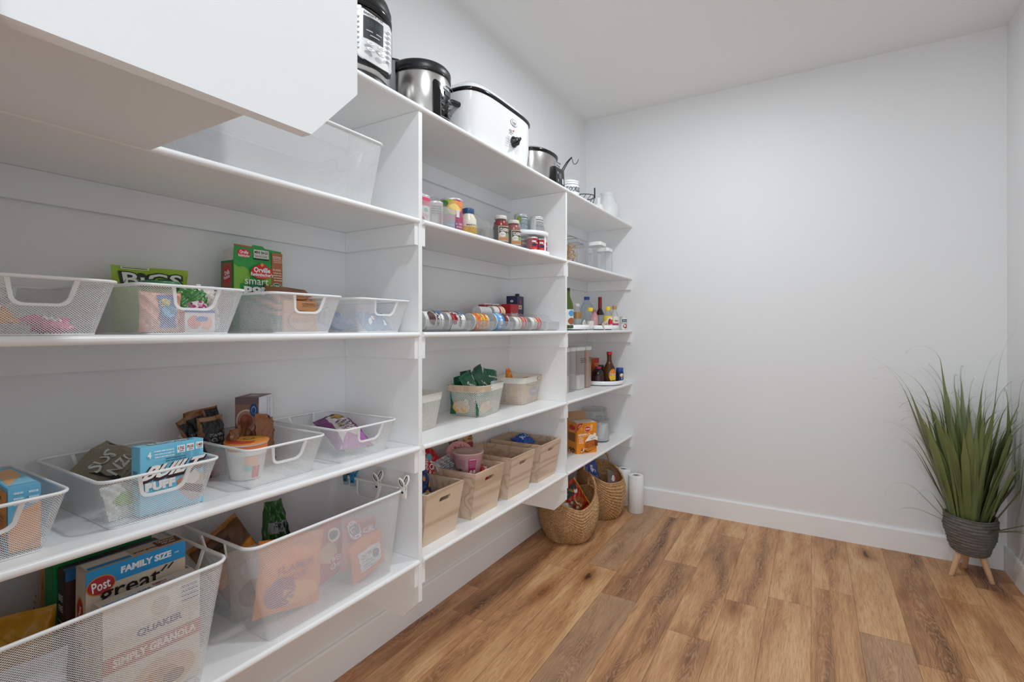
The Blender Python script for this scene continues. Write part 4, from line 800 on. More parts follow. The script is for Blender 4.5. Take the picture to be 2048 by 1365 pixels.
# ------------------------------------------------------------------ section two, third shelf: cans in clear dispensers
def tray(y, w, lb):
    root = MB(); x0, x1, h = .03, .378, .088; t = .0016; y0, y1 = y-w/2, y+w/2; z = SZ[2]+.0004
    def wl(yy): root.prism([(x0, z), (x1-.015, z), (x1, z+.012), (x1, z+.045), (x1-.03, z+.050), (x1-.055, z+.055), (x1-.075, z+h-.004), (x1-.090, z+h), (x0, z+h)], 'y', yy, yy+t, M_CLEAR)
    wl(y0); wl(y1-t); root.box((x0, y0+t, z), (x1-.015, y1-t, z+.0015), M_CLEAR); root.box((x0, y0+t, z), (x0+t, y1-t, z+h), M_CLEAR)
    root.loft([[(x1-.015, y0+t, z), (x1, y0+t, z+.012), (x1, y0+t, z+.045), (x1-t, y0+t, z+.045), (x1-t, y0+t, z+.012), (x1-.015-t, y0+t, z+t)], [(x1-.015, y1-t, z), (x1, y1-t, z+.012), (x1, y1-t, z+.045), (x1-t, y1-t, z+.045), (x1-t, y1-t, z+.012), (x1-.015-t, y1-t, z+t)]], M_CLEAR, smooth=False)
    root.tube([(x0, y0, z+h), (x1-.09, y0, z+h), (x1-.075, y0, z+h-.004), (x1-.055, y0, z+.055), (x1-.03, y0, z+.05), (x1, y0, z+.045), (x1, y1, z+.045), (x1-.03, y1, z+.05), (x1-.055, y1, z+.055), (x1-.075, y1, z+h-.004), (x1-.09, y1, z+h), (x0, y1, z+h)], .0014, M_GLASS, 6)
    tag(root.build('can_dispenser'), lb, 'can dispenser', 'clear plastic can dispensers')
ys = [1.475, 1.615, 1.790, 1.955, 2.135, 2.295, 2.455]
for y, lb in zip(ys, ('clear can dispenser with the black bean can, beside the divider', 'clear can dispenser with the red kidney bean can', 'clear can dispenser with the orange-labelled can whose end shows', 'clear can dispenser with the light blue can',
                      'clear can dispenser with the first red and white soup can', 'clear can dispenser with the second red and white soup can', 'empty clear can dispenser at the right end of the row')): tray(y, .134, lb)
CW = '#ecebe6'
def bean(pic, word, c1): return [('e', pic, .30, .42, .13, .34), ('e', pic, .22, .3, .10, .3), ('r', '#c9c6c0', .78, .0, .98, 1), ('e', '#2f5fa8', .50, .84, .07, .12), ('t', '#1b1b1f', word, .53, .40, .055, .82, .06), ]
def lying(y, paper, F, lb, x=.325, r=.0375, h=.108, ang=60, nm='food_can', gr=None, z=None):
    # can lies with its axis along y, seen end towards the viewer's left
    root = can(nm, (x, y-h/2, (SZ[2]+.0030+r) if z is None else z), r, h, paper, F, lb, 'can', (-90, 0, 0), -22, gr); return root
def vert(word, cx, col, n, w=.06, hh=.2, y1=.92, st=None):
    """letters stacked one above another down the lying can"""
    st = (y1-.08)/n if st is None else st
    return [('t', col, ch, cx, y1-st*(i+.5), w, st*.72, .05, 0) for i, ch in enumerate(word)]
# on a lying can: u runs round the can, v runs along its length
def lab(pic1, word, ring=None):
    F = [('e', pic1, .50, .30, .26, .26), ('e', '#2f5fa8', .34, .84, .09, .10), ('e', '#e8e8ee', .34, .84, .06, .05)]
    F += [('t', '#17181c', word, .52, .66, .62, .13, .05)]
    if ring: F += [('r', ring, 0, .93, 1, 1)]
    return F
lying(1.475, CW, blobs(['#4a1c1c', '#5e2a24'], .28, .72, .10, .44, 16, .06, 2)+[('e', '#4a1c1c', .50, .28, .22, .20), ('t', '#17181c', 'BLACK', .50, .62, .62, .15, .06), ('t', '#17181c', 'BEANS', .50, .80, .5, .07, .03), ('e', '#2f62b4', .28, .86, .11, .09), ('r', '#b9b4ae', .8, 0, 1, 1)], 'white can with black bean picture lying in the dispenser by the divider')
lying(1.615, CW, [('e', '#9c1f24', .48, .28, .22, .20)]+blobs(['#b5282c', '#8a1a1e'], .28, .68, .10, .44, 16, .06, 3)+[('t', '#17181c', 'KIDNEY', .50, .64, .66, .14, .06), ('e', '#2f62b4', .28, .88, .11, .08), ('r', '#2c2c2e', 0, .0, 1, .05), ('r', '#c8423a', .02, .02, .1, .5)], 'white can with red kidney beans lying beside the black bean can')
lying(1.790, '#e08a3c', [('r', '#e9a83c', 0, .45, 1, 1), ('t', '#7a9a3c', 'CORN', .5, .52, .6, .16, .05), ('t', '#c03a2c', 'SALSA', .5, .80, .6, .14, .05), ('r', '#e86a34', 0, .12, 1, .36)]+blobs(['#f0c84a', '#d9552c', '#f2e0a0'], .1, .9, .08, .95, 18, .05, 4), 'can with an orange and yellow label and its round end showing')
lying(1.955, '#4aa3dc', [('t', '#f4f6fa', 'CHILI', .52, .34, .66, .22, .06), ('e', '#7a2c1c', .5, .80, .3, .16)]+blobs(['#8a3420', '#c0602c', '#5a1c14'], .25, .75, .66, .94, 16, .055, 6)+[('r', '#2f7ab8', 0, .48, 1, .54)], 'light blue can with a chili picture lying in its dispenser', r=.040)
for y, lb in ((2.135, 'first of the two red and white soup cans lying in the dispensers'), (2.295, 'second of the two red and white soup cans, next to the empty dispenser')):
    lying(y, '#eceae6', [('r', '#c02a2e', 0, .52, 1, 1), ('t', '#f0e4e0', 'Soup', .5, .76, .6, .16, .03), ('t', '#8a3030', 'TOMATO', .5, .3, .6, .09, .02), ('e', '#b99a4a', .5, .52, .12, .07)], lb, r=.034, h=.115)
for y, c, lb in ((1.800, '#b8b6b2', 'tin can in the second row behind the orange-labelled can'), (1.960, '#c9c6c0', 'tin can in the second row behind the light blue can')):
    lying(y, c, [('r', '#9c2f30', 0, .55, 1, .68)] if c == '#c9c6c0' else [], lb, x=.240, r=.030)
lying(2.100, '#d8d4cc', [('r', '#b53034', 0, .45, 1, .62), ('r', '#e0a85a', 0, .75, 1, .95)], 'can with red stripe lying on top behind the light blue can', x=.225, z=SZ[2]+.082+.012, r=.030, h=.10)
lying(1.985, '#b9b7b4', [], 'plain tin can lying on top at the left of the striped one', x=.225, z=SZ[2]+.090, r=.028, h=.09)
NV = '#1c2448'
def broth_cap(mb): mb.lathe([(.013, .200), (.013, .214), (.0005, .214)], mat('#14161f', .4), 14, M=Matrix.Translation((.0, .034, 0)))
carton('broth_box', (.105, 2.500, SZ[2]+.0004), .065, .110, .197, NV, 10, [('r', '#c9b9a6', .2, .62, .72, .74), ('e', '#a03040', .48, .84, .12, .08), ('t', '#a03040', 'broth', .46, .68, .36, .05, .02), ('t', '#9a2f4a', 'Swanson', .46, .50, .5, .06, .02), ('r', '#4a9a4a', .0, .34, 1, .38), ('r', '#d9d6cc', 0, 0, 1, .34)], [('r', NV, 0, .4, 1, 1), ('t', '#d8d8e8', 'e', .5, .85, .3, .07)], Rr=[], label='tall navy broth carton with a black cap at the back of the third shelf', cat='carton', extra=broth_cap)
carton('soup_box', (.150, 2.365, SZ[2]+.0004), .06, .085, .145, '#b8242a', 0, [('r', '#b8242a', 0, 0, 1, 1), ('t', '#f4ece8', 'Campbell\'s', .52, .60, .86, .16, .02), ('e', '#c97a3a', .5, .28, .35, .18)], label='red soup carton with white script in front of the navy carton', cat='carton')
for i, y in enumerate((2.165, 2.240)):
    can('tin_of_soup', (.120, y, SZ[2]+.0004), .035, .142, '#a8262a', [('r', '#e6dad4', 0, .3, 1, .5)], ['upright red can at the back, left one beside the red soup carton', 'upright red can at the back touching the red soup carton'][i])
# ------------------------------------------------------------------ section two, second shelf
ZB = SZ[1]+.0004
def bin_(y0, y1, x0, x1, h, lb, slope=True):
    mb = MB(); t = .0018; z = ZB
    pr = [(x0, z), (x1, z), (x1+.006, z+h*.55), (x1-.03, z+h*.62), (x1-.10, z+h), (x0, z+h)]
    mb.prism(pr, 'y', y0, y0+t, M_CLEAR); mb.prism(pr, 'y', y1-t, y1, M_CLEAR)
    mb.box((x0, y0+t, z), (x1, y1-t, z+.002), M_CLEAR); mb.box((x0, y0+t, z), (x0+t, y1-t, z+h), M_CLEAR)
    mb.add([(x1, y0+t, z), (x1, y1-t, z), (x1+.006, y1-t, z+h*.55), (x1+.006, y0+t, z+h*.55)], [(0, 1, 2, 3)], M_CLEAR)
    for yy in (y0+t/2, y1-t/2): mb.tube([(x1, yy, z), (x1+.006, yy, z+h*.55), (x1-.03, yy, z+h*.62), (x1-.1, yy, z+h), (x0, yy, z+h)], .0013, M_GLASS, 6)
    tag(mb.build('clear_bin'), lb, 'bin', 'clear plastic bins on the second shelf')
bin_(1.400, 1.615, .06, .345, .150, 'clear plastic bin beside the divider, pink and white can inside')
bin_(1.640, 1.865, .06, .345, .150, 'clear plastic bin around the pineapple can and mayonnaise jar')
bin_(1.885, 2.255, .06, .345, .140, 'clear plastic bin with the two red sauce jars')
PKW = '#e4dedd'
can('pink_and_white_can', (.275, 1.480, ZB+.003), .042, .115, PKW, [('r', '#d64a6c', 0, .66, 1, .98), ('r', '#c92f50', .3, .74, .7, .86), ('e', '#7ab8a0', .62, .50, .08, .08)]+blobs(['#b02c34', '#e8b0b8'], .2, .8, .08, .38, 12, .045, 2), 'pink and white can partly hidden by the divider on the second shelf', ang=-30)
can('grey_can', (.275, 1.570, ZB+.003), .036, .110, '#b7b2ae', lines('#4a4a4e', .3, .7, .5, .9, 4, 3)+[('r', '#8a4a5e', .55, 0, .65, .6)], 'grey-labelled can right of the pink and white can', ang=-30)
can('dark_rimmed_can', (.160, 1.640-.05, ZB+.003), .040, .165, '#c4c2c0', [('t', '#3a3a3a', 'NET', .5, .8, .3, .08, .02)], 'tall pale can with a dark rim behind the pineapple can', ang=-30)
can('pineapple_can', (.262, 1.700, ZB+.003), .048, .150, '#a8255c', [('p', '#a8255c', [(0, 0), (1, 0), (1, 1), (0, 1)]), ('r', '#9ab44a', 0, .56, .42, 1), ('e', '#e8a050', .46, .78, .26, .20), ('e', '#f2d27a', .44, .70, .18, .17), ('e', '#3f7a3c', .14, .88, .14, .10), ('e', '#e89058', .70, .88, .18, .1), ('r', '#a8255c', 0, .0, 1, .52), ('e', '#3d4a96', .34, .22, .16, .14), ('t', '#d9d6ea', 'Fruit', .34, .22, .2, .08, .02), ('r', '#eadfe0', .50, .46, .60, .68), ('t', '#f2d8e4', 'in 100%', .60, .26, .22, .06, .02), ('t', '#f2d8e4', 'JUICE', .60, .16, .20, .06, .03)], 'big can with pineapple picture over magenta', ang=-28)
bottle('mayonnaise_jar', (.272, 1.808, ZB+.003), [(.032, 0), (.036, .006), (.037, .045), (.036, .085), (.024, .108), (.024, .114)], mat('#e9e1cc', .3), (.0255, .110, .134), '#2c4f78', 'cream mayonnaise jar with a blue cap and yellow label', 'jar', lab=('#e3b83a', .004, .062), F=[('r', '#e9e1cc', 0, .82, 1, 1), ('t', '#2a2a2a', 'MAYO', .5, .92, .5, .12, .04)]+lines('#b98a2a', .3, .75, .1, .75, 6, 3), ang=-25)
bottle('spread_jar', (.290, 1.935, ZB+.003), jar(.031, .068), M_GLASS, None, None, 'small open glass jar with orange contents in the clear bin', 'jar', fill=('#cf8a5c', .045))
def sauce(y, c, lb, s):
    bottle('sauce_jar', (.292, y, ZB+.003), [(.030, 0), (.036, .008), (.037, .09), (.034, .112), (.026, .122), (.027, .134)], M_GLASS, (.029, .128, .145), '#d9cfc4', lb, 'jar', fill=(c, .126), lab=('#3b352c', .018, .092), ang=-25,
           F=[('r', '#d9c9a8', .20, .0, .84, 1), ('r', '#3a342b', .23, .52, .81, .96), ('t', '#efe6d2', 'CLASSICO', .52, .76, .50, .20, .04), ('e', '#ece6da', .40, .46, .15, .17), ('t', '#5a4a3a', 'riserva', .40, .46, .18, .05), ('e', '#8aa45a', .66, .44, .13, .13), ('r', '#e0883a', .23, .10, .81, .26)], capname='lid')
sauce(2.045, '#8f1f18', 'red pasta sauce jar, left of the pair', 1); sauce(2.165, '#a85a50', 'paler pink pasta sauce jar, right of the pair', 2)
tt = empty('two_tier_turntable', (.205, 2.440, ZB), label='white two-tier turntable carrying cans', cat='turntable')
for z0, r in ((.006, .135), (.112, .128)):
    MB().lathe([(r-.004, z0), (r, z0+.002), (r+.002, z0+.022), (r-.001, z0+.022), (r-.003, z0+.006), (.0005, z0+.006)], M_WHITE, 40).build('tray', tt)
MB().lathe([(.06, 0), (.06, .006)], M_WHITE, 24).build('base', tt)
for a in (8, 128, 248):
    MB().tube([(.116*math.cos(R_(a)), .116*math.sin(R_(a)), .012), (.116*math.cos(R_(a)), .116*math.sin(R_(a)), .116)], .0065, M_WHITE, 10).build('post', tt)
for i, (dx, dy, c, r, h, lb) in enumerate(((.0, -.050, '#b9c6cc', .037, .112, 'white and blue can with a green picture on the upper turntable tray'), (.055, .030, '#d0cfcd', .037, .106, 'pale can with rows of print in the middle of the upper turntable tray'), (.005, .088, '#c6c9c4', .034, .108, 'pale can with a dark cap band, right on the upper turntable tray'))):
    can('labelled_can', (.205+dx, 2.440+dy, ZB+.119), r, h, c, [('e', '#8aa03a', .25, .75, .12, .2)] * (i == 0)+[('r', '#8aa6b8', .3, .5, .8, .54), ('r', '#4a4a50', .3, .86, .8, .90)]+lines('#5a5c66', .3, .72, .2, .8, 7, i)+[('e', '#e0b050', .82, .35, .06, .2)] * (i == 1)+[('e', '#d89a8a', .85, .3, .08, .25)] * (i == 2), lb, ang=-28)
bottle('olive_jar', (.150, 2.345, ZB+.1192), jar(.018, .06), M_GLASS, (.019, .058, .070), '#8a5a2a', 'tiny jar with brown lid on the upper turntable tray', 'jar', fill=('#5a3a1c', .052), capname='lid')
for i, (dx, dy) in enumerate(((.075, -.055), (.085, .012), (.065, .078), (.0, -.03))):
    can('tomato_can', (.205+dx, 2.440+dy, ZB+.013), .030, .086, '#a81e26', [('r', '#e6dcda', .3, .70, .55, .82), ('r', '#1f2c58', .30, .42, .62, .58), ('e', '#d93a30', .45, .2, .16, .16), ('e', '#e8a070', .5, .16, .06, .06), ('t', '#f0e4e0', 'TOMATO', .62, .66, .26, .1, .02)], ['red tomato can, left one on the lower turntable tray', 'red tomato can beside the white post on the lower tray', 'red tomato can right of the white post on the lower tray', 'red tomato can at the centre back of the lower tray'][i], ang=-28, group='red tomato cans on the lower turntable tray')
# ------------------------------------------------------------------ section three
def canister(x, y, z, sx, sy, h, lb, lid='#e6e6e4', fill=None, clearlid=False, cat='container', rz=0, nm='food_container', text=False):
    root = empty(nm, (x, y, z), (0, 0, R_(rz)), label=lb, cat=cat)
    mb = MB(); rr = min(sx, sy)*.18; k = 1.
    mb.loft([rrect(-sx/2*.94, sx/2*.94, -sy/2*.94, sy/2*.94, rr, 5, 0.), rrect(-sx/2, sx/2, -sy/2, sy/2, rr, 5, .01), rrect(-sx/2, sx/2, -sy/2, sy/2, rr, 5, h-.022)], M_FROST if nm == 'cereal_container' else M_CLEAR, True, False)
    mb.build('clear_body', root)
    lm = MB(); L_ = mat(lid, .35) if not clearlid else M_CLEARFILM
    lm.loft([rrect(-sx/2-.0015, sx/2+.0015, -sy/2-.0015, sy/2+.0015, rr, 5, h-.026), rrect(-sx/2-.0025, sx/2+.0025, -sy/2-.0025, sy/2+.0025, rr, 5, h-.006), rrect(-sx/2+.004, sx/2-.004, -sy/2+.004, sy/2-.004, rr, 5, h)], L_, True, True, False)
    if clearlid: lm.tube(rrect(-sx/2+.004, sx/2-.004, -sy/2+.004, sy/2-.004, rr, 5, h), .0016, mat('#4a4a4a', .4), 6, True)
    lm.build('lid', root)
    if fill:
        c, zt, kind = fill; fm = MB()
        if kind == 'pasta':
            rd = random.Random(5); ma = [mat(q, .5) for q in ('#d9a866', '#c08a4a', '#e6bc80')]
            for i in range(150):
                p = Vector((rd.uniform(-sx/2+.012, sx/2-.012), rd.uniform(-sy/2+.012, sy/2-.012), rd.uniform(.01, zt)))
                a = Vector((rd.gauss(0, 1), rd.gauss(0, 1), rd.gauss(0, 1))).normalized()*.014; fm.tube([p-a, p+a+Vector((0, 0, .004))], .0035, rd.choice(ma), 5)
            tag(fm.build('pasta', root), kind='stuff')
        else:
            e = .003; fm.loft([rrect(-sx/2+e, sx/2-e, -sy/2+e, sy/2-e, rr*.9, 5, .004), rrect(-sx/2+e, sx/2-e, -sy/2+e, sy/2-e, rr*.9, 5, zt*.92), rrect(-sx/2+e*2, sx/2-e*2, -sy/2+e*2, sy/2-e*2, rr*.9, 5, zt)], mat(c, .9, noise_amt=.12, scale=160), smooth=False); tag(fm.build('dry_food', root), kind='stuff')
    if text:
        tm = MB(); dec(tm, plane_S((sx/2+.0005, -sy/2, h*.60), (0, sy, 0), (0, 0, h*.16)), lines('#3a3a3a', .25, .95, .1, .9, 3, int(y*10), .35)); tm.build('lettering', root)
    return root
canister(.160, 3.115, ZB, .10, .11, .222, 'clear container of dry pasta on the second shelf, beside the divider', clearlid=True, fill=('#d0a060', .165, 'pasta'))
canister(.120, 3.330, ZB, .09, .11, .215, 'empty clear container with a dark-rimmed lid between the pasta and the white-lidded pair', clearlid=True)
canister(.255, 3.400, ZB, .10, .11, .222, 'clear container with a thick white lid, left of the white-lidded pair', lid='#f0f0ee')
canister(.240, 3.600, ZB, .09, .10, .208, 'clear container with a thick white lid, right of the white-lidded pair', lid='#f0f0ee')
def lazy(x, y, z, r, lb):
    root = empty('turntable', (x, y, z), label=lb, cat='turntable')
    MB().lathe([(r*.7, 0), (r*.7, .006)], M_BLACK, 30).build('foot', root)
    MB().lathe([(r-.004, .006), (r, .008), (r+.001, .034), (r-.002, .034), (r-.004, .012), (.0005, .012)], M_GLOSSWHITE, 48).build('tray', root)
ZC = SZ[2]+.0004
lazy(.215, 2.925, ZC, .165, 'white turntable on the third shelf next to the divider'); lazy(.215, 3.480, ZC, .165, 'white turntable on the third shelf toward the back wall')
zt = ZC+.0125
bottle('olive_oil_bottle', (.300, 2.800, zt), [(.030, 0), (.035, .005), (.035, .125), (.030, .155), (.014, .200), (.013, .236)], M_GREENGLASS, (.0145, .228, .246), '#1c1c1c', 'dark green olive oil bottle half hidden by the divider', fill=('#5a6420', .15), lab=('#d9dfe0', .02, .115), F=[('e', '#4a9ac4', .6, .75, .2, .2), ('e', '#a0562c', .6, .25, .25, .22)], ang=-40)
bottle('oil_bottle', (.280, 2.990, zt), [(.026, 0), (.031, .004), (.031, .105), (.022, .125), (.013, .138), (.013, .148)], M_CLEAR, (.015, .140, .158), '#c9c9c6', 'squat bottle of amber oil with a grey label', fill=('#b57a1e', .112), lab=('#9aa09a', .004, .062), ang=-40)
bottle('water_bottle', (.140, 3.490, zt), [(.040, 0), (.047, .006), (.047, .145), (.044, .165), (.020, .205), (.016, .215)], clear('pale_plastic', (.86, .90, .94), .12), (.021, .212, .235), '#2450a8', 'tall clear bottle with a dark blue cap', fill=('#c9b88a', .05), ang=-40)
bottle('extract_bottle', (.285, 3.200, ZC+.0004), [(.020, 0), (.024, .004), (.024, .075), (.012, .118), (.012, .128)], M_CLEAR, (.017, .128, .152), '#f0cf1c', 'slim clear bottle with a bright yellow cap standing between the two turntables', fill=('#cfc6b0', .06), lab=('#d8d4cc', .015, .062), ang=-40)
carton('seasoning_packet', (.335, 3.000, zt), .008, .085, .048, '#e3e1db', 12, lines('#7a7a80', .1, .9, .2, .9, 4, 3), label='small white card packet leaning at the turntable edge', cat='packet', tilt=(14, -14))
carton('seasoning_packet', (.330, 3.385, zt), .008, .06, .05, '#c8b4a4', -14, blobs(['#4a6a8a', '#a0402c', '#e8e0d0'], .1, .9, .1, .9, 8, .1, 3), label='small dark-printed packet lying against the yellow-capped bottles', cat='packet', tilt=(24, -8))
bottle('red_bottle_cap_jar', (.342, 3.440, zt), [(.012, 0), (.014, .003), (.014, .028), (.008, .034)], M_GLASS, (.015, .030, .062), '#d21f28', 'tiny bottle with a big red cap in front of the lemon juice', 'bottle')
bottle('soy_sauce_bottle', (.205, 3.590, zt), [(.026, 0), (.030, .004), (.030, .110), (.013, .150), (.012, .215)], mat('#3a1518', .12), (.014, .150, .236), '#8e1c24', 'dark bottle with a long dark red neck', lab=('#9aa0a4', .03, .10), ang=-40)
bottle('sauce_bottle', (.225, 3.425, zt), [(.022, 0), (.026, .004), (.026, .09), (.012, .115), (.012, .125)], mat('#c88a8a', .4), (.014, .120, .135), '#b0646a', 'dull pink bottle behind the small red cap', lab=('#d8a0a4', .02, .08), ang=-40)
bottle('lemon_juice_bottle', (.305, 3.490, zt), [(.028, 0), (.033, .004), (.033, .090), (.029, .104), (.013, .124), (.013, .132)], M_CLEAR, (.018, .130, .158), '#f2d01e', 'clear bottle with yellow cap and yellow oval label', fill=('#d6cfa0', .10), lab=('#e9cf4a', .006, .090), F=[('e', '#f1efe2', .5, .48, .30, .40), ('t', '#4a4a3a', 'ReaLemon', .5, .42, .4, .14, .03), ('e', '#3a4a5a', .45, .7, .08, .06)], ang=-38)
bottle('vinegar_bottle', (.330, 3.560, zt), [(.026, 0), (.029, .004), (.029, .085), (.018, .118), (.011, .130), (.012, .142)], M_CLEAR, (.016, .140, .166), '#b98a54', 'clear bottle with a tan cap and a magenta-bottomed label', fill=('#c8bfa8', .08), lab=('#e4ddd8', .004, .088), F=[('r', '#b3247a', 0, 0, 1, .34), ('r', '#c86a4a', 0, .34, 1, .40), ('t', '#4a3a34', 'Rice', .5, .62, .3, .14, .02)], ang=-38)
can('spice_tin', (.350, 3.700, ZC), .026, .100, '#dfe3dc', [('r', '#2d4a66', .2, .62, .8, .86), ('t', '#d9e2ea', 'Morton', .5, .74, .4, .10, .02), ('e', '#a4512c', .5, .25, .22, .2), ('e', '#e6dccf', .45, .28, .1, .1), ('r', '#7ab08a', .1, .50, .9, .56)], 'small dark blue and white tin at the right end of the third shelf', ang=-38)
ZD = SZ[3]+.0004
for i, (y, w, f, lb) in enumerate(((2.945, .075, ('#d8cbb4', .11, 's'), 'tall narrow cereal container, half hidden by the divider, pale grain inside'), (3.050, .07, None, 'tall narrow empty cereal container, second from the divider'), (3.185, .125, ('#e6e1d8', .10, 's'), 'tall wide cereal container with white powder and lettering'), (3.320, .075, ('#b98a6c', .26, 's'), 'tall narrow cereal container filled with pinkish brown grain'))):
    canister(.125, y, ZD, .215, w, .292, lb, lid='#e2e3e2', fill=f, clearlid=False, text=i >= 2, nm='cereal_container')
lazy(.215, 3.585, ZD, .165, 'white turntable on the fourth shelf with syrup bottles')
z4 = ZD+.0125
bottle('syrup_bottle', (.295, 3.545, z4), [(.040, 0), (.048, .008), (.048, .07), (.040, .115), (.020, .155), (.016, .175), (.017, .215)], clear('brown_syrup', (.30, .13, .05), .25, .08), (.020, .212, .232), '#c92028', 'syrup bottle with a red cap and an orange and yellow oval label', fill=('#2c130a', .10), lab=(M_CLEAR, .01, .012), ang=-40)
sy = MB(); dec(sy, cyl_S(.0488, .012, .10, R_(-36), PI*.9), [('e', '#5a2a1a', .5, .5, .245, .50), ('e', '#e7862c', .5, .5, .23, .47), ('e', '#ecc02c', .5, .32, .20, .26), ('t', '#4a3a8a', 'Syrup', .5, .58, .36, .20, .06), ('t', '#f2e6d0', 'Syrup', .5, .585, .33, .17, .02), ('e', '#5a3a1c', .5, .10, .12, .05)], curved=True, asp=PI*.9*.048/.1)
syo = [o for o in bpy.data.objects if o.name.startswith('syrup_bottle')][0]; sy.build('paper_label', syo)
bottle('syrup_jug', (.235, 3.475, z4), [(.040, 0), (.046, .006), (.046, .085), (.03, .10), (.022, .115)], mat('#241012', .15), (.024, .110, .125), '#a8205a', 'dark bottle with magenta cap behind the left of the syrup bottle', lab=('#3a1a20', .02, .06), ang=-40)
bottle('syrup_jug', (.195, 3.640, z4), [(.040, 0), (.044, .006), (.044, .095), (.03, .11), (.02, .118)], mat('#1f1418', .15), (.022, .112, .124), '#3a2a2c', 'nearly black bottle behind the right of the syrup bottle', ang=-40)
bottle('cocoa_jar', (.335, 3.660, z4), [(.026, 0), (.028, .004), (.028, .078), (.024, .084)], mat('#1d2b52', .3), (.027, .080, .108), '#1f4a9c', 'navy cocoa jar with a bright blue cap', 'jar', lab=('#1b2448', .004, .078), F=[('e', '#e9e1d4', .5, .68, .18, .18), ('e', '#d98a3a', .58, .55, .1, .1), ('t', '#8ab0e0', 'M', .5, .35, .14, .22, .05), ('e', '#8a5a3a', .4, .12, .2, .08)], ang=-38, capname='lid')
carton('spice_box', (.130, 3.655, z4), .05, .075, .175, '#d9692a', -6, [('r', '#b52820', 0, .80, 1, 1), ('r', '#e8a030', 0, .25, 1, .45), ('t', '#f4e4d0', 'ABC', .5, .60, .4, .14, .03)], label='orange carton with red top behind the syrup bottles')
carton('spice_box', (.120, 3.515, z4), .05, .085, .178, '#a51f2a', 0, [('r', '#8c8a88', 0, .4, .3, .95), ('e', '#e07a68', .68, .6, .16, .14)], label='dark red carton left of the syrup bottle neck')
carton('spice_box', (.100, 3.595, z4), .04, .05, .175, '#d7dcd6', 0, [('r', '#5a8a5a', 0, .4, 1, .6)], label='pale carton behind the syrup bottle neck')
# bottom shelf of the far section
ZE = SZ[4]+.0004
OC = '#e58a1e'
def cake_top(mb):
    sx, sy, sz = .115, .155, .200; cd = mat('#b08a6c', .7); x, y = sx/2, sy/2
    mb.loft([[(-x, -y, sz), (-x, y, sz), (-x-.050, y+.012, sz+.052), (-x-.050, -y+.012, sz+.052)], [(-x-.001, -y, sz), (-x-.001, y, sz), (-x-.051, y+.012, sz+.051), (-x-.051, -y+.012, sz+.051)]], cd, smooth=False)
    mb.loft([[(x, -y+.004, sz), (x, y-.004, sz), (-.01, y-.006, sz+.006), (-.01, -y+.010, sz+.008)], [(x, -y+.004, sz-.001), (x, y-.004, sz-.001), (-.01, y-.006, sz+.005), (-.01, -y+.010, sz+.007)]], mat('#cfc6bc', .7), smooth=False)
    mb.box((-x+.004, -y+.004, sz), (x-.03, y-.004, sz+.0008), mat('#b8b0a8', .8))
carton('cake_mix_box', (.258, 3.120, ZE), .115, .155, .200, OC, -34,
       [('p', '#e58a1e', [(0, 0), (1, 0), (1, 1), (0, 1)])]+blobs(['#f0a440', '#f4b860', '#ea9628'], .08, .92, .55, .92, 12, .07, 3)+[('p', '#c03024', [(0, .74), (0, .92), (.12, 1), (.30, 1)]), ('t', '#fbe8d8', '3 LAYER', .115, .90, .17, .035, .02, 42), ('e', '#f0d8c0', .53, .80, .165, .095), ('e', '#c02a2a', .53, .80, .155, .085), ('t', '#fff', 'CAKE MIX', .53, .80, .24, .05, .02), ('r', '#c02a2a', .46, .70, .60, .71),
        ('t', '#fdf0dc', 'pumpkin', .27, .625, .42, .09, .03), ('r', '#fbe8cc', .07, .565, .55, .57)]+lines('#fbe8cc', .06, .3, .34, .55, 5, 3)+
        [('p', '#f0e8dc', [(.36, .42), (.62, .62), (.80, .60), (1, .52), (1, .30), (.9, .42), (.38, .36)]), ('p', '#b5611c', [(.38, .40), (.84, .44), (.84, .22), (.42, .18)]), ('p', '#7a3a1c', [(.84, .44), (1, .40), (1, .22), (.84, .22)]), ('e', '#efe9e0', .84, .60, .07, .06), ('p', '#5a2a1a', [(.15, .14), (.5, .07), (.85, .14), (1, .26), (.9, .16), (.5, .04), (.2, .08)])]+blobs(['#8a4412', '#d98a3c'], .44, .80, .23, .38, 22, .018, 5)+blobs(['#5a2c1c', '#f4efe6'], .14, .42, .10, .20, 14, .022, 6)+blobs(['#5a2c1c'], .62, .8, .48, .56, 5, .02, 7),
       [('p', '#e58a1e', [(0, 0), (1, 0), (1, 1), (0, 1)]), ('e', '#c02a2a', .5, .83, .34, .08), ('r', '#8f5a24', .12, .38, .85, .66), ('e', '#5a3214', .5, .1, .35, .07)]+lines('#f6d8b0', .2, .8, .69, .74, 2, 3)+blobs(['#5a3214', '#f0e0c8'], .2, .8, .04, .16, 8, .04, 9), label='open orange pumpkin cake mix carton on the lowest shelf', extra=cake_top)
def glassjar(x, y, r, h, lb, fill=None):
    root = empty('glass_jar', (x, y, ZE), label=lb, cat='jar')
    MB().lathe([(r*.92, 0), (r, .006), (r, h-.03), (r*.96, h-.022), (r*.96, h-.014), (r*.93, h-.014), (r*.93, h-.022), (r*.97, h-.032), (r*.97, .009), (.0005, .008)], M_GLASS, 36).build('glass_body', root)
    MB().lathe([(r*.98, h-.013), (r*1.0, h-.004), (r*.92, h+.002), (.02, h+.004), (.016, h+.012), (.0005, h+.014)], M_GLASS, 36).build('glass_lid', root)
    if fill: tag(MB().lathe([(r*.95, .009), (r*.95, fill[1]*.98), (r*.5, fill[1]), (.0005, fill[1])], mat(fill[0], .9, scale=150), 30).build('dry_food', root), kind='stuff')
glassjar(.130, 3.665, .095, .205, 'large lidded glass jar, empty, at the back of the lowest shelf'); glassjar(.245, 3.480, .068, .168, 'smaller glass jar of white flour right of the cake mix carton', ('#e4e6ea', .125))
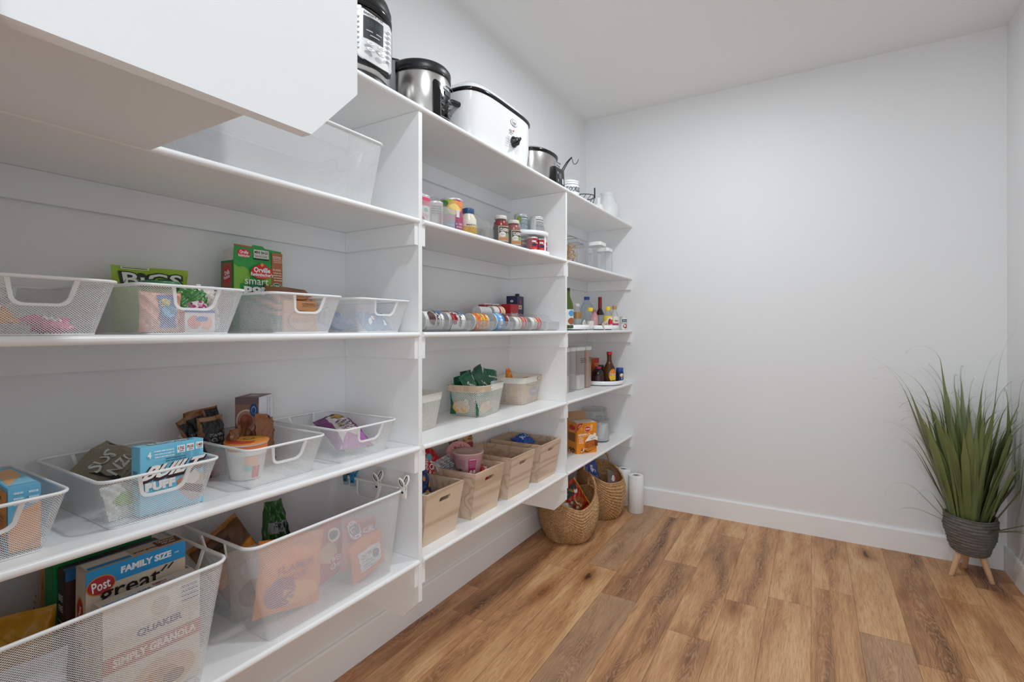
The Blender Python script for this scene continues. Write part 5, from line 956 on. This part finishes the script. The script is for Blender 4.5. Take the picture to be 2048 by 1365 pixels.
bottle('lidded_glass_jar', (.160, 2.935, ZE), jar(.055, .165, .9), M_GLASS, (.056, .150, .190), '#4f3a30', 'glass jar with a dark brown lid behind the cake mix carton', 'jar', fill=('#b9bcb6', .14), capname='lid')
# ------------------------------------------------------------------ top shelf
ZT = S1+.0004
pc = empty('pressure_cooker', (.205, 1.180, ZT), label='stainless pressure cooker with a big white control panel, cut off by the end panel', cat='pressure cooker')
MB().lathe([(.140, 0), (.150, .006), (.150, .030), (.146, .034)], M_BLACK, 48).build('base', pc)
MB().lathe([(.146, .034), (.149, .038), (.149, .235), (.146, .240)], M_STEEL, 48).build('steel_body', pc)
MB().lathe([(.153, .241), (.158, .247), (.158, .262), (.154, .266)], M_BLACKGLOSS, 48).build('collar', pc)
MB().lathe([(.154, .267), (.156, .285), (.148, .308), (.120, .322), (.06, .328), (.0005, .329)], M_BLACK, 48).build('lid', pc)
MB().box((-.09, -.02, .322), (.09, .02, .345), M_BLACK).build('lid_handle', pc)
def panel(mb, r, a0, a1, z0, z1, thick, col, rc=.22, n=14, top=1.):
    """rounded panel wrapped round a body of radius r"""
    am, hw = (a0+a1)/2, (a1-a0)/2*r; hh = (z1-z0)/2; zm = (z0+z1)/2; rr = min(hw, hh)*rc
    ring = rrect(-hw, hw, -hh, hh, rr, 8)
    def P(s, z, d): a = R_(am)+s/r; return ((r+d)*math.cos(a), (r+d)*math.sin(a), zm+z)
    rings = [[P(x, z, -.002) for x, z, _ in ring], [P(x, z, thick*.7) for x, z, _ in ring], [P(x*.97, z*.97, thick) for x, z, _ in ring]]
    mb.loft(rings, col, False, False, False)
    m = 12; vs = []; fs = []
    k = len(ring)
    for q in range(m+1):
        f = .97*(1-q/m); vs += [P(x*f, z*f, thick) for x, z, _ in ring]
    for q in range(m):
        for i in range(k): fs.append((q*k+i, q*k+(i+1) % k, (q+1)*k+(i+1) % k, (q+1)*k+i))
    mb.add(vs, fs, col, True)
pa = R_(0)
pb = MB(); panel(pb, .149, R_(-36-0)*0+(-.60)-.12, .60-.12, .048, .232, .012, M_BLACKGLOSS, .38); pbo = pb.build('panel_frame', pc)
pw = MB(); panel(pw, .1555, -.50-.12, .50-.12, .060, .222, .008, mat('#dcdcdc', .3), .30)
Sx = cyl_S(.1640, .060, .162, -.12, 1.0)
dec(pw, Sx, [('r', '#0c0e14', .26, .42, .74, .86), ('t', '#3a3a3c', 'Instant Pot', .5, .92, .46, .05, .03), ('t', '#2a3a3a', '88:88', .5, .74, .36, .12), ('r', '#cfd6dc', .32, .58, .46, .595), ('r', '#cfd6dc', .54, .58, .68, .595), ('r', '#cfd6dc', .40, .50, .62, .515)]+
    [('e', '#cdd0d2', cx, cy, .07, .026) for cx in (.12, .88) for cy in (.2, .3, .4, .5, .6, .7, .8)]+[('e', '#ececec', cx, cy, .06, .020) for cx in (.12, .88) for cy in (.2, .3, .4, .5, .6, .7, .8)]+
    [('e', '#b9bcbf', cx, cy, .09, .04) for cx in (.38, .62) for cy in (.20, .32)]+[('e', '#ececec', cx, cy, .08, .033) for cx in (.38, .62) for cy in (.20, .32)]+[('r', '#7a7d80', cx-.03, cy-.004, cx+.03, cy+.004) for cx in (.12, .38, .62, .88) for cy in (.20, .32)], curved=True, asp=1.0)
pwo = pw.build('control_panel', pc)
rc_ = empty('rice_cooker', (.200, 1.570, ZT), label='stainless rice cooker with a black lid and black key panel', cat='rice cooker')
MB().lathe([(.110, 0), (.118, .006), (.118, .014)], M_BLACK, 48).build('base', rc_)
MB().lathe([(.118, .014), (.122, .020), (.122, .205), (.120, .210)], M_STEEL, 48).build('steel_body', rc_)
MB().lathe([(.124, .2105), (.126, .216), (.126, .240), (.118, .250), (.06, .258), (.0005, .260)], M_BLACK, 48).build('lid', rc_)
MB().lathe([(.1215, .206), (.1265, .208), (.1265, .213), (.1215, .214)], M_BLACKGLOSS, 48).build('rim', rc_)
hb = MB(); hb.loft([rrect(-.148, -.105, -.052, .052, .01, 4, .010), rrect(-.148, -.105, -.052, .052, .01, 4, .250), rrect(-.14, -.09, -.045, .045, .01, 4, .262)], M_BLACK, smooth=False, M=Matrix.Rotation(R_(58), 4, 'Z')); hb.build('hinge_housing', rc_)
rp = MB(); panel(rp, .122, -.26, .62, .030, .178, .006, M_BLACKGLOSS, .2)
Sx = cyl_S(.1290, .032, .144, .18, .84)
dec(rp, Sx, [('t', '#d8dadc', 'AROMA', .42, .89, .40, .08, .04), ('r', '#2c3438', .30, .70, .72, .83)]+[('r', '#9a9da0', cx-.06, cy-.022, cx+.06, cy+.022) for cx in (.2, .8) for cy in (.25, .42, .59)]+[('r', '#15161a', cx-.052, cy-.016, cx+.052, cy+.016) for cx in (.2, .8) for cy in (.25, .42, .59)]+[('e', '#c0c3c6', .12, cy+.05, .012, .01) for cy in (.25, .42, .59, .75)]+
    [('e', '#b0b3b6', .5, .18, .07, .055), ('e', '#101114', .5, .18, .058, .045), ('e', '#c6c9cc', .5, .56, .05, .03), ('e', '#101114', .5, .545, .045, .025), ('e', '#c6c9cc', .5, .36, .02, .03), ('e', '#9a9da0', .60, .44, .03, .02), ('r', '#d8dadc', .04, .03, .96, .037), ('r', '#d8dadc', .04, .965, .96, .972), ('r', '#d8dadc', .035, .03, .042, .97), ('r', '#d8dadc', .958, .03, .965, .97)], curved=True, asp=.84)
rp.build('control_panel', rc_)
# roaster oven
ro = empty('roaster_oven', (.205, 2.005, ZT), label='white rectangular roaster oven with a black rim and knob', cat='roaster oven')
def sq(r, hx, hy, z, p=4.2, n=56): return [(hx*abs(math.cos(a))**(2/p)*(1 if math.cos(a) > 0 else -1), hy*abs(math.sin(a))**(2/p)*(1 if math.sin(a) > 0 else -1), z) for a in [2*PI*(i+.5)/n for i in range(n)]]
bx, by = .158, .275
MB().loft([sq(0, bx-.012, by-.016, .008), sq(0, bx-.006, by-.008, .03), sq(0, bx, by, .10), sq(0, bx, by, .225)], M_GLOSSWHITE).build('white_body', ro)
MB().loft([sq(0, bx-.02, by-.03, 0.), sq(0, bx-.02, by-.03, .008)], M_BLACK, smooth=False).build('foot', ro)
MB().loft([sq(0, bx-.002, by-.002, .2255), sq(0, bx+.006, by+.006, .230), sq(0, bx+.006, by+.006, .240), sq(0, bx-.004, by-.004, .244)], M_BLACKGLOSS).build('black_rim', ro)
MB().loft([sq(0, bx-.005, by-.006, .2445), sq(0, bx-.012, by-.014, .262), sq(0, bx-.035, by-.05, .288), sq(0, bx-.08, by-.13, .300), sq(0, .01, .02, .303)], M_GLOSSWHITE).build('domed_lid', ro)
lh = MB(); lh.loft([rrect(-.016, .016, -.052, .052, .012, 4, .302), rrect(-.014, .014, -.036, .036, .012, 4, .328)], M_BLACK, smooth=False); lh.build('lid_handle', ro)
for s in (-1, 1):
    h_ = MB(); h_.tube([(-.07, s*(by-.004), .165), (-.066, s*(by+.036), .162), (-.05, s*(by+.046), .160), (.05, s*(by+.046), .160), (.066, s*(by+.036), .162), (.07, s*(by-.004), .165)], .0125, M_BLACK, 8); h_.build('side_handle', ro)
Sr = plane_S((bx+.0002, -by, 0), (0, 2*by, 0), (0, 0, .225))
rd_ = MB(); dec(rd_, Sr, [('e', '#3a3c40', .58, .79, .055, .075), ('e', '#f2f2f2', .58, .79, .051, .067), ('t', '#3a3c40', 'Oster', .58, .80, .07, .07, .02), ('t', '#3a3c40', 'roaster', .58, .745, .05, .025, .0), ('e', '#c02030', .575, .62, .008, .020)]+lines('#6a6c70', .50, .555, .52, .62, 2, 3)+lines('#9a9ca0', .46, .51, .28, .44, 4, 3), asp=2.4, d0=.0012)
rd_.add([rd_.v[0]], [], M_BLACK) if False else None
rd_.build('printed_panel', ro)
kn = MB(); Mk = Matrix.Translation((bx-.001, -by+.578*2*by, .088)) @ Matrix.Rotation(PI/2, 4, 'Y')
kn.lathe([(.026, 0), (.026, .006), (.020, .010), (.019, .024), (.0005, .026)], M_BLACK, 28, M=Mk); kn.box((-.005, -.024, .010), (.005, .024, .034), M_BLACKGLOSS, M=Mk @ Matrix.Rotation(R_(50), 4, 'Z')); kn.build('knob', ro)
# oval slow cooker
sc_ = empty('slow_cooker', (.200, 2.545, ZT), label='stainless oval slow cooker with a black lid and control box', cat='slow cooker')
el = lambda hx, hy, z: sq(0, hx, hy, z, 2.25, 48)
MB().loft([el(.100, .130, 0), el(.108, .138, .012), el(.108, .138, .020)], M_BLACK).build('foot', sc_)
MB().loft([el(.110, .140, .020), el(.117, .148, .06), el(.122, .153, .175), el(.121, .152, .180)], M_STEEL).build('steel_body', sc_)
MB().loft([el(.126, .158, .1805), el(.131, .163, .186), el(.131, .163, .192), el(.120, .15, .198)], M_BLACKGLOSS).build('black_rim', sc_)
MB().loft([el(.119, .149, .1985), el(.10, .125, .212), el(.05, .06, .222), el(.004, .005, .223)], clear('smoked_lid', (.5, .5, .5), .4)).build('lid', sc_)
MB().loft([rrect(-.012, .012, -.03, .03, .008, 3, .2225), rrect(-.010, .010, -.02, .02, .008, 3, .242)], M_BLACK, smooth=False).build('lid_knob', sc_)
for s in (-1, 1): MB().tube([(-.04, s*.145, .06), (-.035, s*.172, .06), (.035, s*.172, .06), (.04, s*.145, .06)], .010, M_BLACK, 8).build('side_handle', sc_)
cb_ = MB(); cb_.prism([(.085, .0), (.138, .0), (.146, .010), (.140, .118), (.120, .122), (.085, .122)], 'y', .005, .115, M_BLACKGLOSS)
dec(cb_, plane_S((.1465, .010, .012), (0, .10, 0), (-.006, 0, .104)), [('r', '#5a6068', .34, .45, .66, .75), ('e', '#8a8d92', .2, .72, .08, .07), ('e', '#8a8d92', .2, .3, .08, .07), ('r', '#c9cdd2', .70, .2, .88, .5)])
cb_.build('control_box', sc_)
tl_ = MB(); dec(tl_, lambda u, v, d: Vector((.1245+d+(.002*v), .035+.07*u, .130+.035*v)), [('t', '#1b1b1e', 'Crock', .5, .75, .9, .38, .05), ('t', '#1b1b1e', 'Pot', .5, .22, .6, .36, .05)]); tl_.build('lettering', sc_)
# small ceramics and wire ware
ck = empty('ceramic_crock', (.215, 3.020, ZT), label='low white lidded crock with dark blue pattern', cat='crock')
cm = MB(); cm.lathe([(.045, 0), (.058, .02), (.062, .06), (.062, .145), (.058, .150)], M_GLOSSWHITE, 32)
dec(cm, cyl_S(.0624, .065, .075, R_(-40), PI), [('r', '#3d4454', .02, .92, .98, .95), ('r', '#3d4454', .02, .05, .98, .08)]+blobs(['#3d4454', '#5a6274'], .05, .95, .3, .7, 16, .03, 3)+[('t', '#3d4454', 'COOKIES', .5, .5, .5, .4, .02)], curved=True, asp=2.6); cm.build('crock_body', ck)
MB().lathe([(.062, .151), (.060, .160), (.035, .172), (.0005, .176)], M_GLOSSWHITE, 32).build('lid', ck)
M_IRON = mat('#131313', .5)
bh = empty('banana_hook', (.100, 2.900, ZT), label='black wire fruit hook arching up behind the slow cooker', cat='fruit hook')
bm_ = MB(); bm_.tube([(.06*math.cos(a), .06*math.sin(a), .003) for a in [2*PI*i/24 for i in range(24)]], .003, M_IRON, 6, True); bm_.build('base_ring', bh)
w_ = MB()
for s in (-.010, .010):
    w_.tube([(s, -.04, .004), (s, .03, .11), (s, .12, .17), (s*.9, .22, .262), (s*.6, .33, .372), (s*.2, .402, .428)], .0038, M_IRON, 6)
w_.tube([(0, .402, .428), (0, .412, .42), (0, .425, .40), (0, .45, .392), (0, .48, .402), (0, .51, .425), (0, .528, .452)], .0024, M_IRON, 6); w_.build('arched_wires', bh)
wb = empty('wire_basket', (.215, 3.235, ZT), label='black scrolled wire basket between the crock and the white shaker', cat='wire basket')
b1 = MB(); b1.tube([(.085*math.cos(a), .085*math.sin(a), .112) for a in [2*PI*i/28 for i in range(28)]], .0028, M_IRON, 6, True)
b1.tube([(.045*math.cos(a), .045*math.sin(a), .003) for a in [2*PI*i/20 for i in range(20)]], .0025, M_IRON, 6, True); b1.build('rings', wb)
b2 = MB()
for i in range(14):
    a = 2*PI*i/14; b2.tube([((.045+.04*t**.7)*math.cos(a+.9*t), (.045+.04*t**.7)*math.sin(a+.9*t), .003+.109*t) for t in [k/6 for k in range(7)]], .0018, M_IRON, 5)
b2.build('scrolls', wb)
b3 = MB()
for a in (-2.2, .3):
    px, py = .082*math.cos(a), .082*math.sin(a); b3.tube([(px, py-.006, .10), (px, py-.006, .165), (px, py, .172), (px, py+.006, .165), (px, py+.006, .10)], .0028, M_IRON, 6)
b3.build('loops', wb)
bottle('shaker', (.245, 3.455, ZT), [(.030, 0), (.036, .008), (.038, .05), (.036, .085), (.022, .105)], M_WHITE, (.014, .105, .150), '#e9e9e9', 'small white shaker bottle beside the white vase', 'shaker')
MBv = MB(); MBv.lathe([(.040, 0), (.052, .006), (.078, .050), (.084, .090), (.074, .135), (.052, .170), (.046, .190), (.050, .212), (.060, .228), (.057, .229), (.047, .212), (.042, .19), (.042, .17)], mat('#e4e5e6', .45), 40, c1=False)
tag(MBv.build('vase', None, (.245, 3.655, ZT)), 'round-bellied white vase with a flared neck at the end of the top shelf', 'vase')
# ------------------------------------------------------------------ floor things
def wicker_mat():
    m, N, L, b = newmat('braided_seagrass'); b.inputs['Roughness'].default_value = .6
    tc = N.new('ShaderNodeTexCoord'); nz = N.new('ShaderNodeTexNoise'); nz.inputs['Scale'].default_value = 110; nz.inputs['Detail'].default_value = 3; L.new(tc.outputs['Object'], nz.inputs['Vector'])
    L.new(ramp(N, L, nz.outputs['Fac'], [(.28, (.27, .13, .05, 1)), (.5, (.46, .255, .11, 1)), (.72, (.66, .42, .21, 1))]), b.inputs['Base Color'])
    bp = N.new('ShaderNodeBump'); bp.inputs['Strength'].default_value = .4; bp.inputs['Distance'].default_value = .002; n2 = N.new('ShaderNodeTexNoise'); n2.inputs['Scale'].default_value = 260; L.new(tc.outputs['Object'], n2.inputs['Vector']); L.new(n2.outputs['Fac'], bp.inputs['Height']); L.new(bp.outputs[0], b.inputs['Normal'])
    return m
M_WICK = wicker_mat()
def wicker(loc, R, H, dip, has, lb, seed, fan=True, n=260, k=130, rows=.0190):
    root = empty('wicker_basket', loc, label=lb, cat='basket'); rd = random.Random(seed)
    def near(a): return min(abs((a-h_+PI) % (2*PI)-PI) for h_ in has)
    def top(a): c = max(0., math.cos(min(near(a), PI/2))); return H-dip*(1-c**1.6)
    def rad(t): return R*(.70+.30*min(1, math.sin(min(1, t*1.6)*PI/2))**.8) if t < .8 else R*(1-.10*((t-.8)/.2)**1.5)
    def patt(a, z, T):
        arc = near(a)*R; L = R*PI/2
        q = (T-z)*(L+.05)/(arc+.05) if fan else (T-z)
        return q, arc
    rings, inner = [], []
    for j in range(k+1):
        t = j/k; rg = []; ri = []
        for i in range(n):
            a = 2*PI*i/n; T = top(a); z = T*t
            q, arc = patt(a, z, T); row = q/rows; w = abs(math.sin(PI*row)); s = a*R/.020+math.floor(row)*.5
            dsp = .0085*w**.6+.0040*abs(math.sin(PI*s+.9*PI*(row % 1)))*w-.006
            rr = rad(t)+dsp; rg.append((rr*math.cos(a), rr*math.sin(a), z)); ri.append(((rad(t)-.010)*math.cos(a), (rad(t)-.010)*math.sin(a), z+(.006 if j == 0 else 0)))
        rings.append(rg); inner.append(ri)
    mb = MB(); mb.loft(rings, M_WICK, True, False); mb.loft(inner[::6]+[inner[-1]], M_WICK, True, False)
    mb.build('woven_body', root)
    mb = MB(); pts = [((R*.90+.003)*math.cos(a)*.99, (R*.90+.003)*math.sin(a)*.99, top(a)) for a in [2*PI*i/96 for i in range(96)]]
    mb.tube(pts, .0075, M_WICK, 8, True); mb.build('rim', root)
    for a in has:
        c = Vector((R*.90*math.cos(a), R*.90*math.sin(a), H-.004)); tdir = Vector((-math.sin(a), math.cos(a), 0)); pts = []
        for i in range(19):
            b_ = PI*i/18; wv = .0012*math.sin(i*2.4); pts.append(c+tdir*(.052+wv)*math.cos(b_)+Vector((0, 0, (.078+wv)*math.sin(b_)))-Vector((math.cos(a), math.sin(a), 0))*.010*math.sin(b_))
        MB().tube(pts, .0085, M_WICK, 8).build('handle', root)
    return root
wicker((.222, 2.980, .001), .192, .300, .085, (R_(50), R_(232)), 'seagrass basket of instant noodle bags, nearer of the two on the floor', 3)
wicker((.265, 3.455, .001), .172, .345, .085, (R_(108), R_(225)), 'seagrass basket with a blue bag, farther of the two on the floor', 4)
bag('noodle_bag', (.290, 3.045, .150), .165, .205, .05, '#b8301e', (28, -16, -36), [('r', '#e2a030', .0, .0, .08, 1), ('r', '#e2a030', .92, 0, 1, 1), ('p', '#1d1a14', [(.15, .62), (.75, .62), (.85, .90), (.15, .90)]), ('t', '#7ac03a', 'NONG', .38, .76, .36, .10, .04), ('e', '#e9e9ee', .66, .68, .1, .06), ('e', '#a8562c', .45, .3, .34, .22)]+blobs(['#d9823a', '#e8c9a0', '#7a2c14', '#c03a20'], .2, .8, .1, .5, 14, .06, 4), 'red and black noodle bag with green lettering tilted in the nearer basket', 'noodle bag', 111)
bag('noodle_bag', (.175, 2.975, .170), .15, .175, .05, '#d9821e', (-20, -14, -30), [('e', '#c0301c', .4, .6, .3, .2), ('e', '#e8b82c', .6, .5, .2, .3)]+blobs(['#c03a1c', '#f0c040', '#8a3414'], .1, .9, .1, .9, 14, .08, 5), 'orange and yellow noodle bag at the left of the nearer basket', 'noodle bag', 112)
bag('noodle_bag', (.150, 3.080, .215), .12, .17, .04, '#d8a8a0', (24, -10, -30), [('e', '#c88078', .5, .5, .3, .3), ('r', '#e8d8d4', .1, .7, .9, .95)], 'pale pink noodle bag behind the other two in the nearer basket', 'noodle bag', 113)
bag('noodle_bag', (.250, 2.925, .100), .12, .14, .04, '#a8a298', (-10, -20, -24), [('r', '#e2e2e2', .1, .5, .5, .9)], 'silvery packet low in the nearer basket', 'noodle bag', 114)
bag('blue_bag', (.230, 3.400, .150), .16, .320, .07, '#1c3f94', (6, -8, -26), [('p', '#dfe3ea', [(.15, .08), (.85, .08), (.70, .55), (.40, .62), (.2, .45)]), ('e', '#cfd8e4', .46, .60, .12, .08), ('t', '#1b1b20', 'IM', .46, .60, .16, .07, .04), ('p', '#9c2a5a', [(.2, .66), (.7, .74), (.72, .80), (.2, .72)]), ('r', '#8a8f98', .66, .22, .78, .42)]+lines('#9098a4', .25, .6, .15, .45, 5, 4), 'big blue and white bag standing in the farther basket', 'bag', 115, wr=.006, taper=.25)
bag('clear_red_packet', (.325, 3.530, .180), .10, .12, .04, M_CLEARFILM, (-24, -24, -20), [('e', '#c03a2c', .6, .6, .2, .2), ('e', '#e8e0dc', .4, .5, .2, .2)], 'clear packet with red print at the right of the farther basket', 'packet', 116)
def towel(x, y, lb, h=.270, r=.056):
    root = empty('paper_towel_roll', (x, y, .0008), label=lb, cat='paper towel', group='paper towel rolls')
    mb = MB(); tm = mat('#e9eaea', .85, noise_amt=.02, scale=90, bump=.6)
    mb.lathe([(.021, .0), (r-.003, 0), (r, .003), (r, h-.003), (r-.003, h), (.021, h), (.021, .0)], tm, 40, c0=False, c1=False)
    a = R_(-70); mb.box((r*math.cos(a)-.0012, r*math.sin(a)-.0012, .002), (r*math.cos(a)+.0010, r*math.sin(a)+.0008, h-.002), tm); mb.build('paper', root)
    MB().lathe([(.0208, .001), (.0208, h-.002), (.0188, h-.002), (.0188, .001)], mat('#8a7462', .8), 24, c0=False, c1=False).build('cardboard_core', root)
towel(.470, 3.622, 'paper towel roll standing in front on the floor by the baskets'); towel(.335, 3.737, 'paper towel roll mostly hidden, standing against the baseboard')
# ------------------------------------------------------------------ plant
pl = empty('potted_grass_plant', (2.318, 3.625, 0), label='tall artificial grass in a ribbed dark pot on three wooden legs', cat='plant')
pz = .125; pm = MB(); prof = []
def prr(z): t = z/.205; return .066+.045*min(1, (t*1.5))**.6-.004*max(0, t-.6)
k = 104
for i in range(k+1):
    z = .205*i/k; t = z/.205; prof.append((prr(z)+.0050*abs(math.sin(PI*z/.0165))+.0010*math.sin(PI*z/.0045), pz+z))
prof = [(.03, pz+.001), (.064, pz)]+prof+[(prr(.205)-.008, pz+.205), (prr(.2)-.010, pz+.16), (.0005, pz+.158)]
potm = mat('#65605c', .8, noise_amt=.30, scale=60, bump=.5)
rings = []
for r, z in prof: rings.append([((r+.0020*math.sin(3*a+z*70)+.0012*math.sin(7*a-z*190))*math.cos(a), (r+.0020*math.sin(3*a+z*70)+.0012*math.sin(7*a-z*190))*math.sin(a), z+.0035*math.sin(2*a+1.)) for a in [2*PI*i/64 for i in range(64)]])
pm.loft(rings, potm); pm.build('ribbed_pot', pl)
for a in (-152, -38, 92):
    ca, sa = math.cos(R_(a)), math.sin(R_(a)); lg = MB()
    lg.loft([[(c[0]+ca*rr, c[1]+sa*rr, z) for c in [(wd_*math.cos(t), wd_*math.sin(t)) for t in [2*PI*i/16 for i in range(16)]]] for rr, z, wd_ in ((.098, .0008, .0105), (.096, .004, .0125), (.056, .122, .0165), (.050, .138, .0165))], M_PINE); lg.build('leg', pl)
def leaf_mat():
    m, N, L, b = newmat('grass_blade'); b.inputs['Roughness'].default_value = .42
    tc = N.new('ShaderNodeTexCoord'); uv = N.new('ShaderNodeUVMap'); sp = N.new('ShaderNodeSeparateXYZ'); L.new(uv.outputs[0], sp.inputs[0])
    nz = N.new('ShaderNodeTexNoise'); nz.inputs['Scale'].default_value = 5; L.new(tc.outputs['Object'], nz.inputs['Vector'])
    f = math_n(N, L, 'ADD', math_n(N, L, 'MULTIPLY', sp.outputs[1], .55), math_n(N, L, 'MULTIPLY', nz.outputs['Fac'], .5))
    c = ramp(N, L, f, [(.15, (.10, .125, .035, 1)), (.45, (.15, .19, .068, 1)), (.75, (.24, .285, .115, 1)), (1., (.36, .40, .19, 1))])
    w = math_n(N, L, 'SINE', math_n(N, L, 'MULTIPLY', sp.outputs[0], 40.)); mx = N.new('ShaderNodeMixRGB'); mx.blend_type = 'MULTIPLY'; mx.inputs[2].default_value = (.72, .76, .6, 1)
    L.new(math_n(N, L, 'MULTIPLY', math_n(N, L, 'ADD', w, 1.), .3), mx.inputs[0]); L.new(c, mx.inputs[1]); L.new(mx.outputs[0], b.inputs['Base Color'])
    return m
M_LEAF = leaf_mat()
rd = random.Random(17); lf = MB(); PX0, PY0 = 2.318, 3.625
def blade(a, r0, Ln, lean, curl, wd, side=0., tw=0., bend=.58):
    """a = heading, lean = how far it leans out, curl = radians the thin tail turns over"""
    n = 26; p = Vector((r0*math.cos(a), r0*math.sin(a), .275)); el = PI/2-lean; hd = a; pts = []
    for i in range(n+1):
        t = i/n; pts.append((p.copy(), el, hd))
        d = Vector((math.cos(el)*math.cos(hd), math.cos(el)*math.sin(hd), math.sin(el))); p = p+d*Ln/n
        if t > bend: el -= curl/(n*(1-bend))*(.6+.8*(t-bend)/(1-bend))
        else: el -= .10/n
        hd += side/n*(2. if t > bend else .4)
        X, Y = p.x+PX0, p.y+PY0
        if X > W-.022: p.x = W-.022-PX0
        if Y > D-.022: p.y = D-.022-PY0
        if p.z < .03: p.z = .03
    vs, uv, fs = [], [], []
    for i, (q, e, h_) in enumerate(pts):
        t = i/n; w_ = wd*(.62+.38*min(1, t*4))
        if t > bend-.12: w_ *= max(.05, (1-min(1, (t-bend+.12)/(1.02-bend)))**1.9)
        s = Vector((-math.sin(h_+tw*t), math.cos(h_+tw*t), .0)); up = Vector((-math.sin(e)*math.cos(h_), -math.sin(e)*math.sin(h_), math.cos(e)))
        for u in (-1, 0, 1): vs.append(q+s*u*w_-up*(0 if u else w_*.38)); uv.append((u*.5+.5, t))
    for i in range(n):
        for u in (0, 1): fs.append((i*3+u, i*3+u+1, (i+1)*3+u+1, (i+1)*3+u))
    lf.add(vs, fs, M_LEAF, True, uv)
# view-side left is about heading 205 degrees, view-side right about 25
for i in range(60):
    a = rd.uniform(0, 2*PI); c = math.cos(a-R_(205)); ln = rd.uniform(.62, 1.0)
    lean = .05+abs(rd.gauss(0, .10))+.16*abs(c)*rd.uniform(.4, 1)
    if math.cos(a) > .35: lean *= .7
    if math.sin(a) > .35: lean *= .5
    blade(a, rd.uniform(.01, .085), ln, lean, rd.uniform(.7, 2.6), rd.uniform(.013, .024), rd.uniform(-.5, .5), rd.uniform(-.9, .9), rd.uniform(.56, .74))
for i in range(22):            # narrow blades with long thread-like tails
    a = rd.uniform(PI*.80, PI*1.72); blade(a, rd.uniform(.03, .09), rd.uniform(.60, .95), rd.uniform(.12, .42), rd.uniform(1.2, 2.6), rd.uniform(.004, .010), rd.uniform(-.9, .9), rd.uniform(-1, 1), rd.uniform(.45, .62))
for i in range(9):             # right-hand blades arching low against the side wall
    a = rd.uniform(-1.1, -.1); blade(a, rd.uniform(.04, .09), rd.uniform(.55, .85), rd.uniform(.25, .5), rd.uniform(1.2, 2.4), rd.uniform(.010, .018), rd.uniform(-.4, .4), rd.uniform(-.8, .8), .5)
blade(R_(-170), .09, .36, 1.15, 2.3, .006, 0, 0, .3); blade(R_(-178), .09, .42, .70, 2.9, .008, .3, 0, .45); blade(R_(-150), .09, .34, .55, 3.6, .006, 0, 0, .5)
blade(R_(196), .06, 1.06, .16, 2.2, .014, -.2, .3, .60); blade(R_(188), .05, 1.12, .05, 3.4, .019, .2, .2, .74); blade(R_(-20), .06, 1.28, .03, 1.2, .009, .3, 0, .62)
blade(R_(-60), .10, .50, 1.15, 2.4, .013, 0, 0, .25); blade(R_(-52), .10, .55, 1.0, 2.9, .014, .1, 0, .3); blade(R_(-38), .09, .40, 1.2, 2.2, .010, 0, 0, .3)
lf.build('grass_blades', pl)
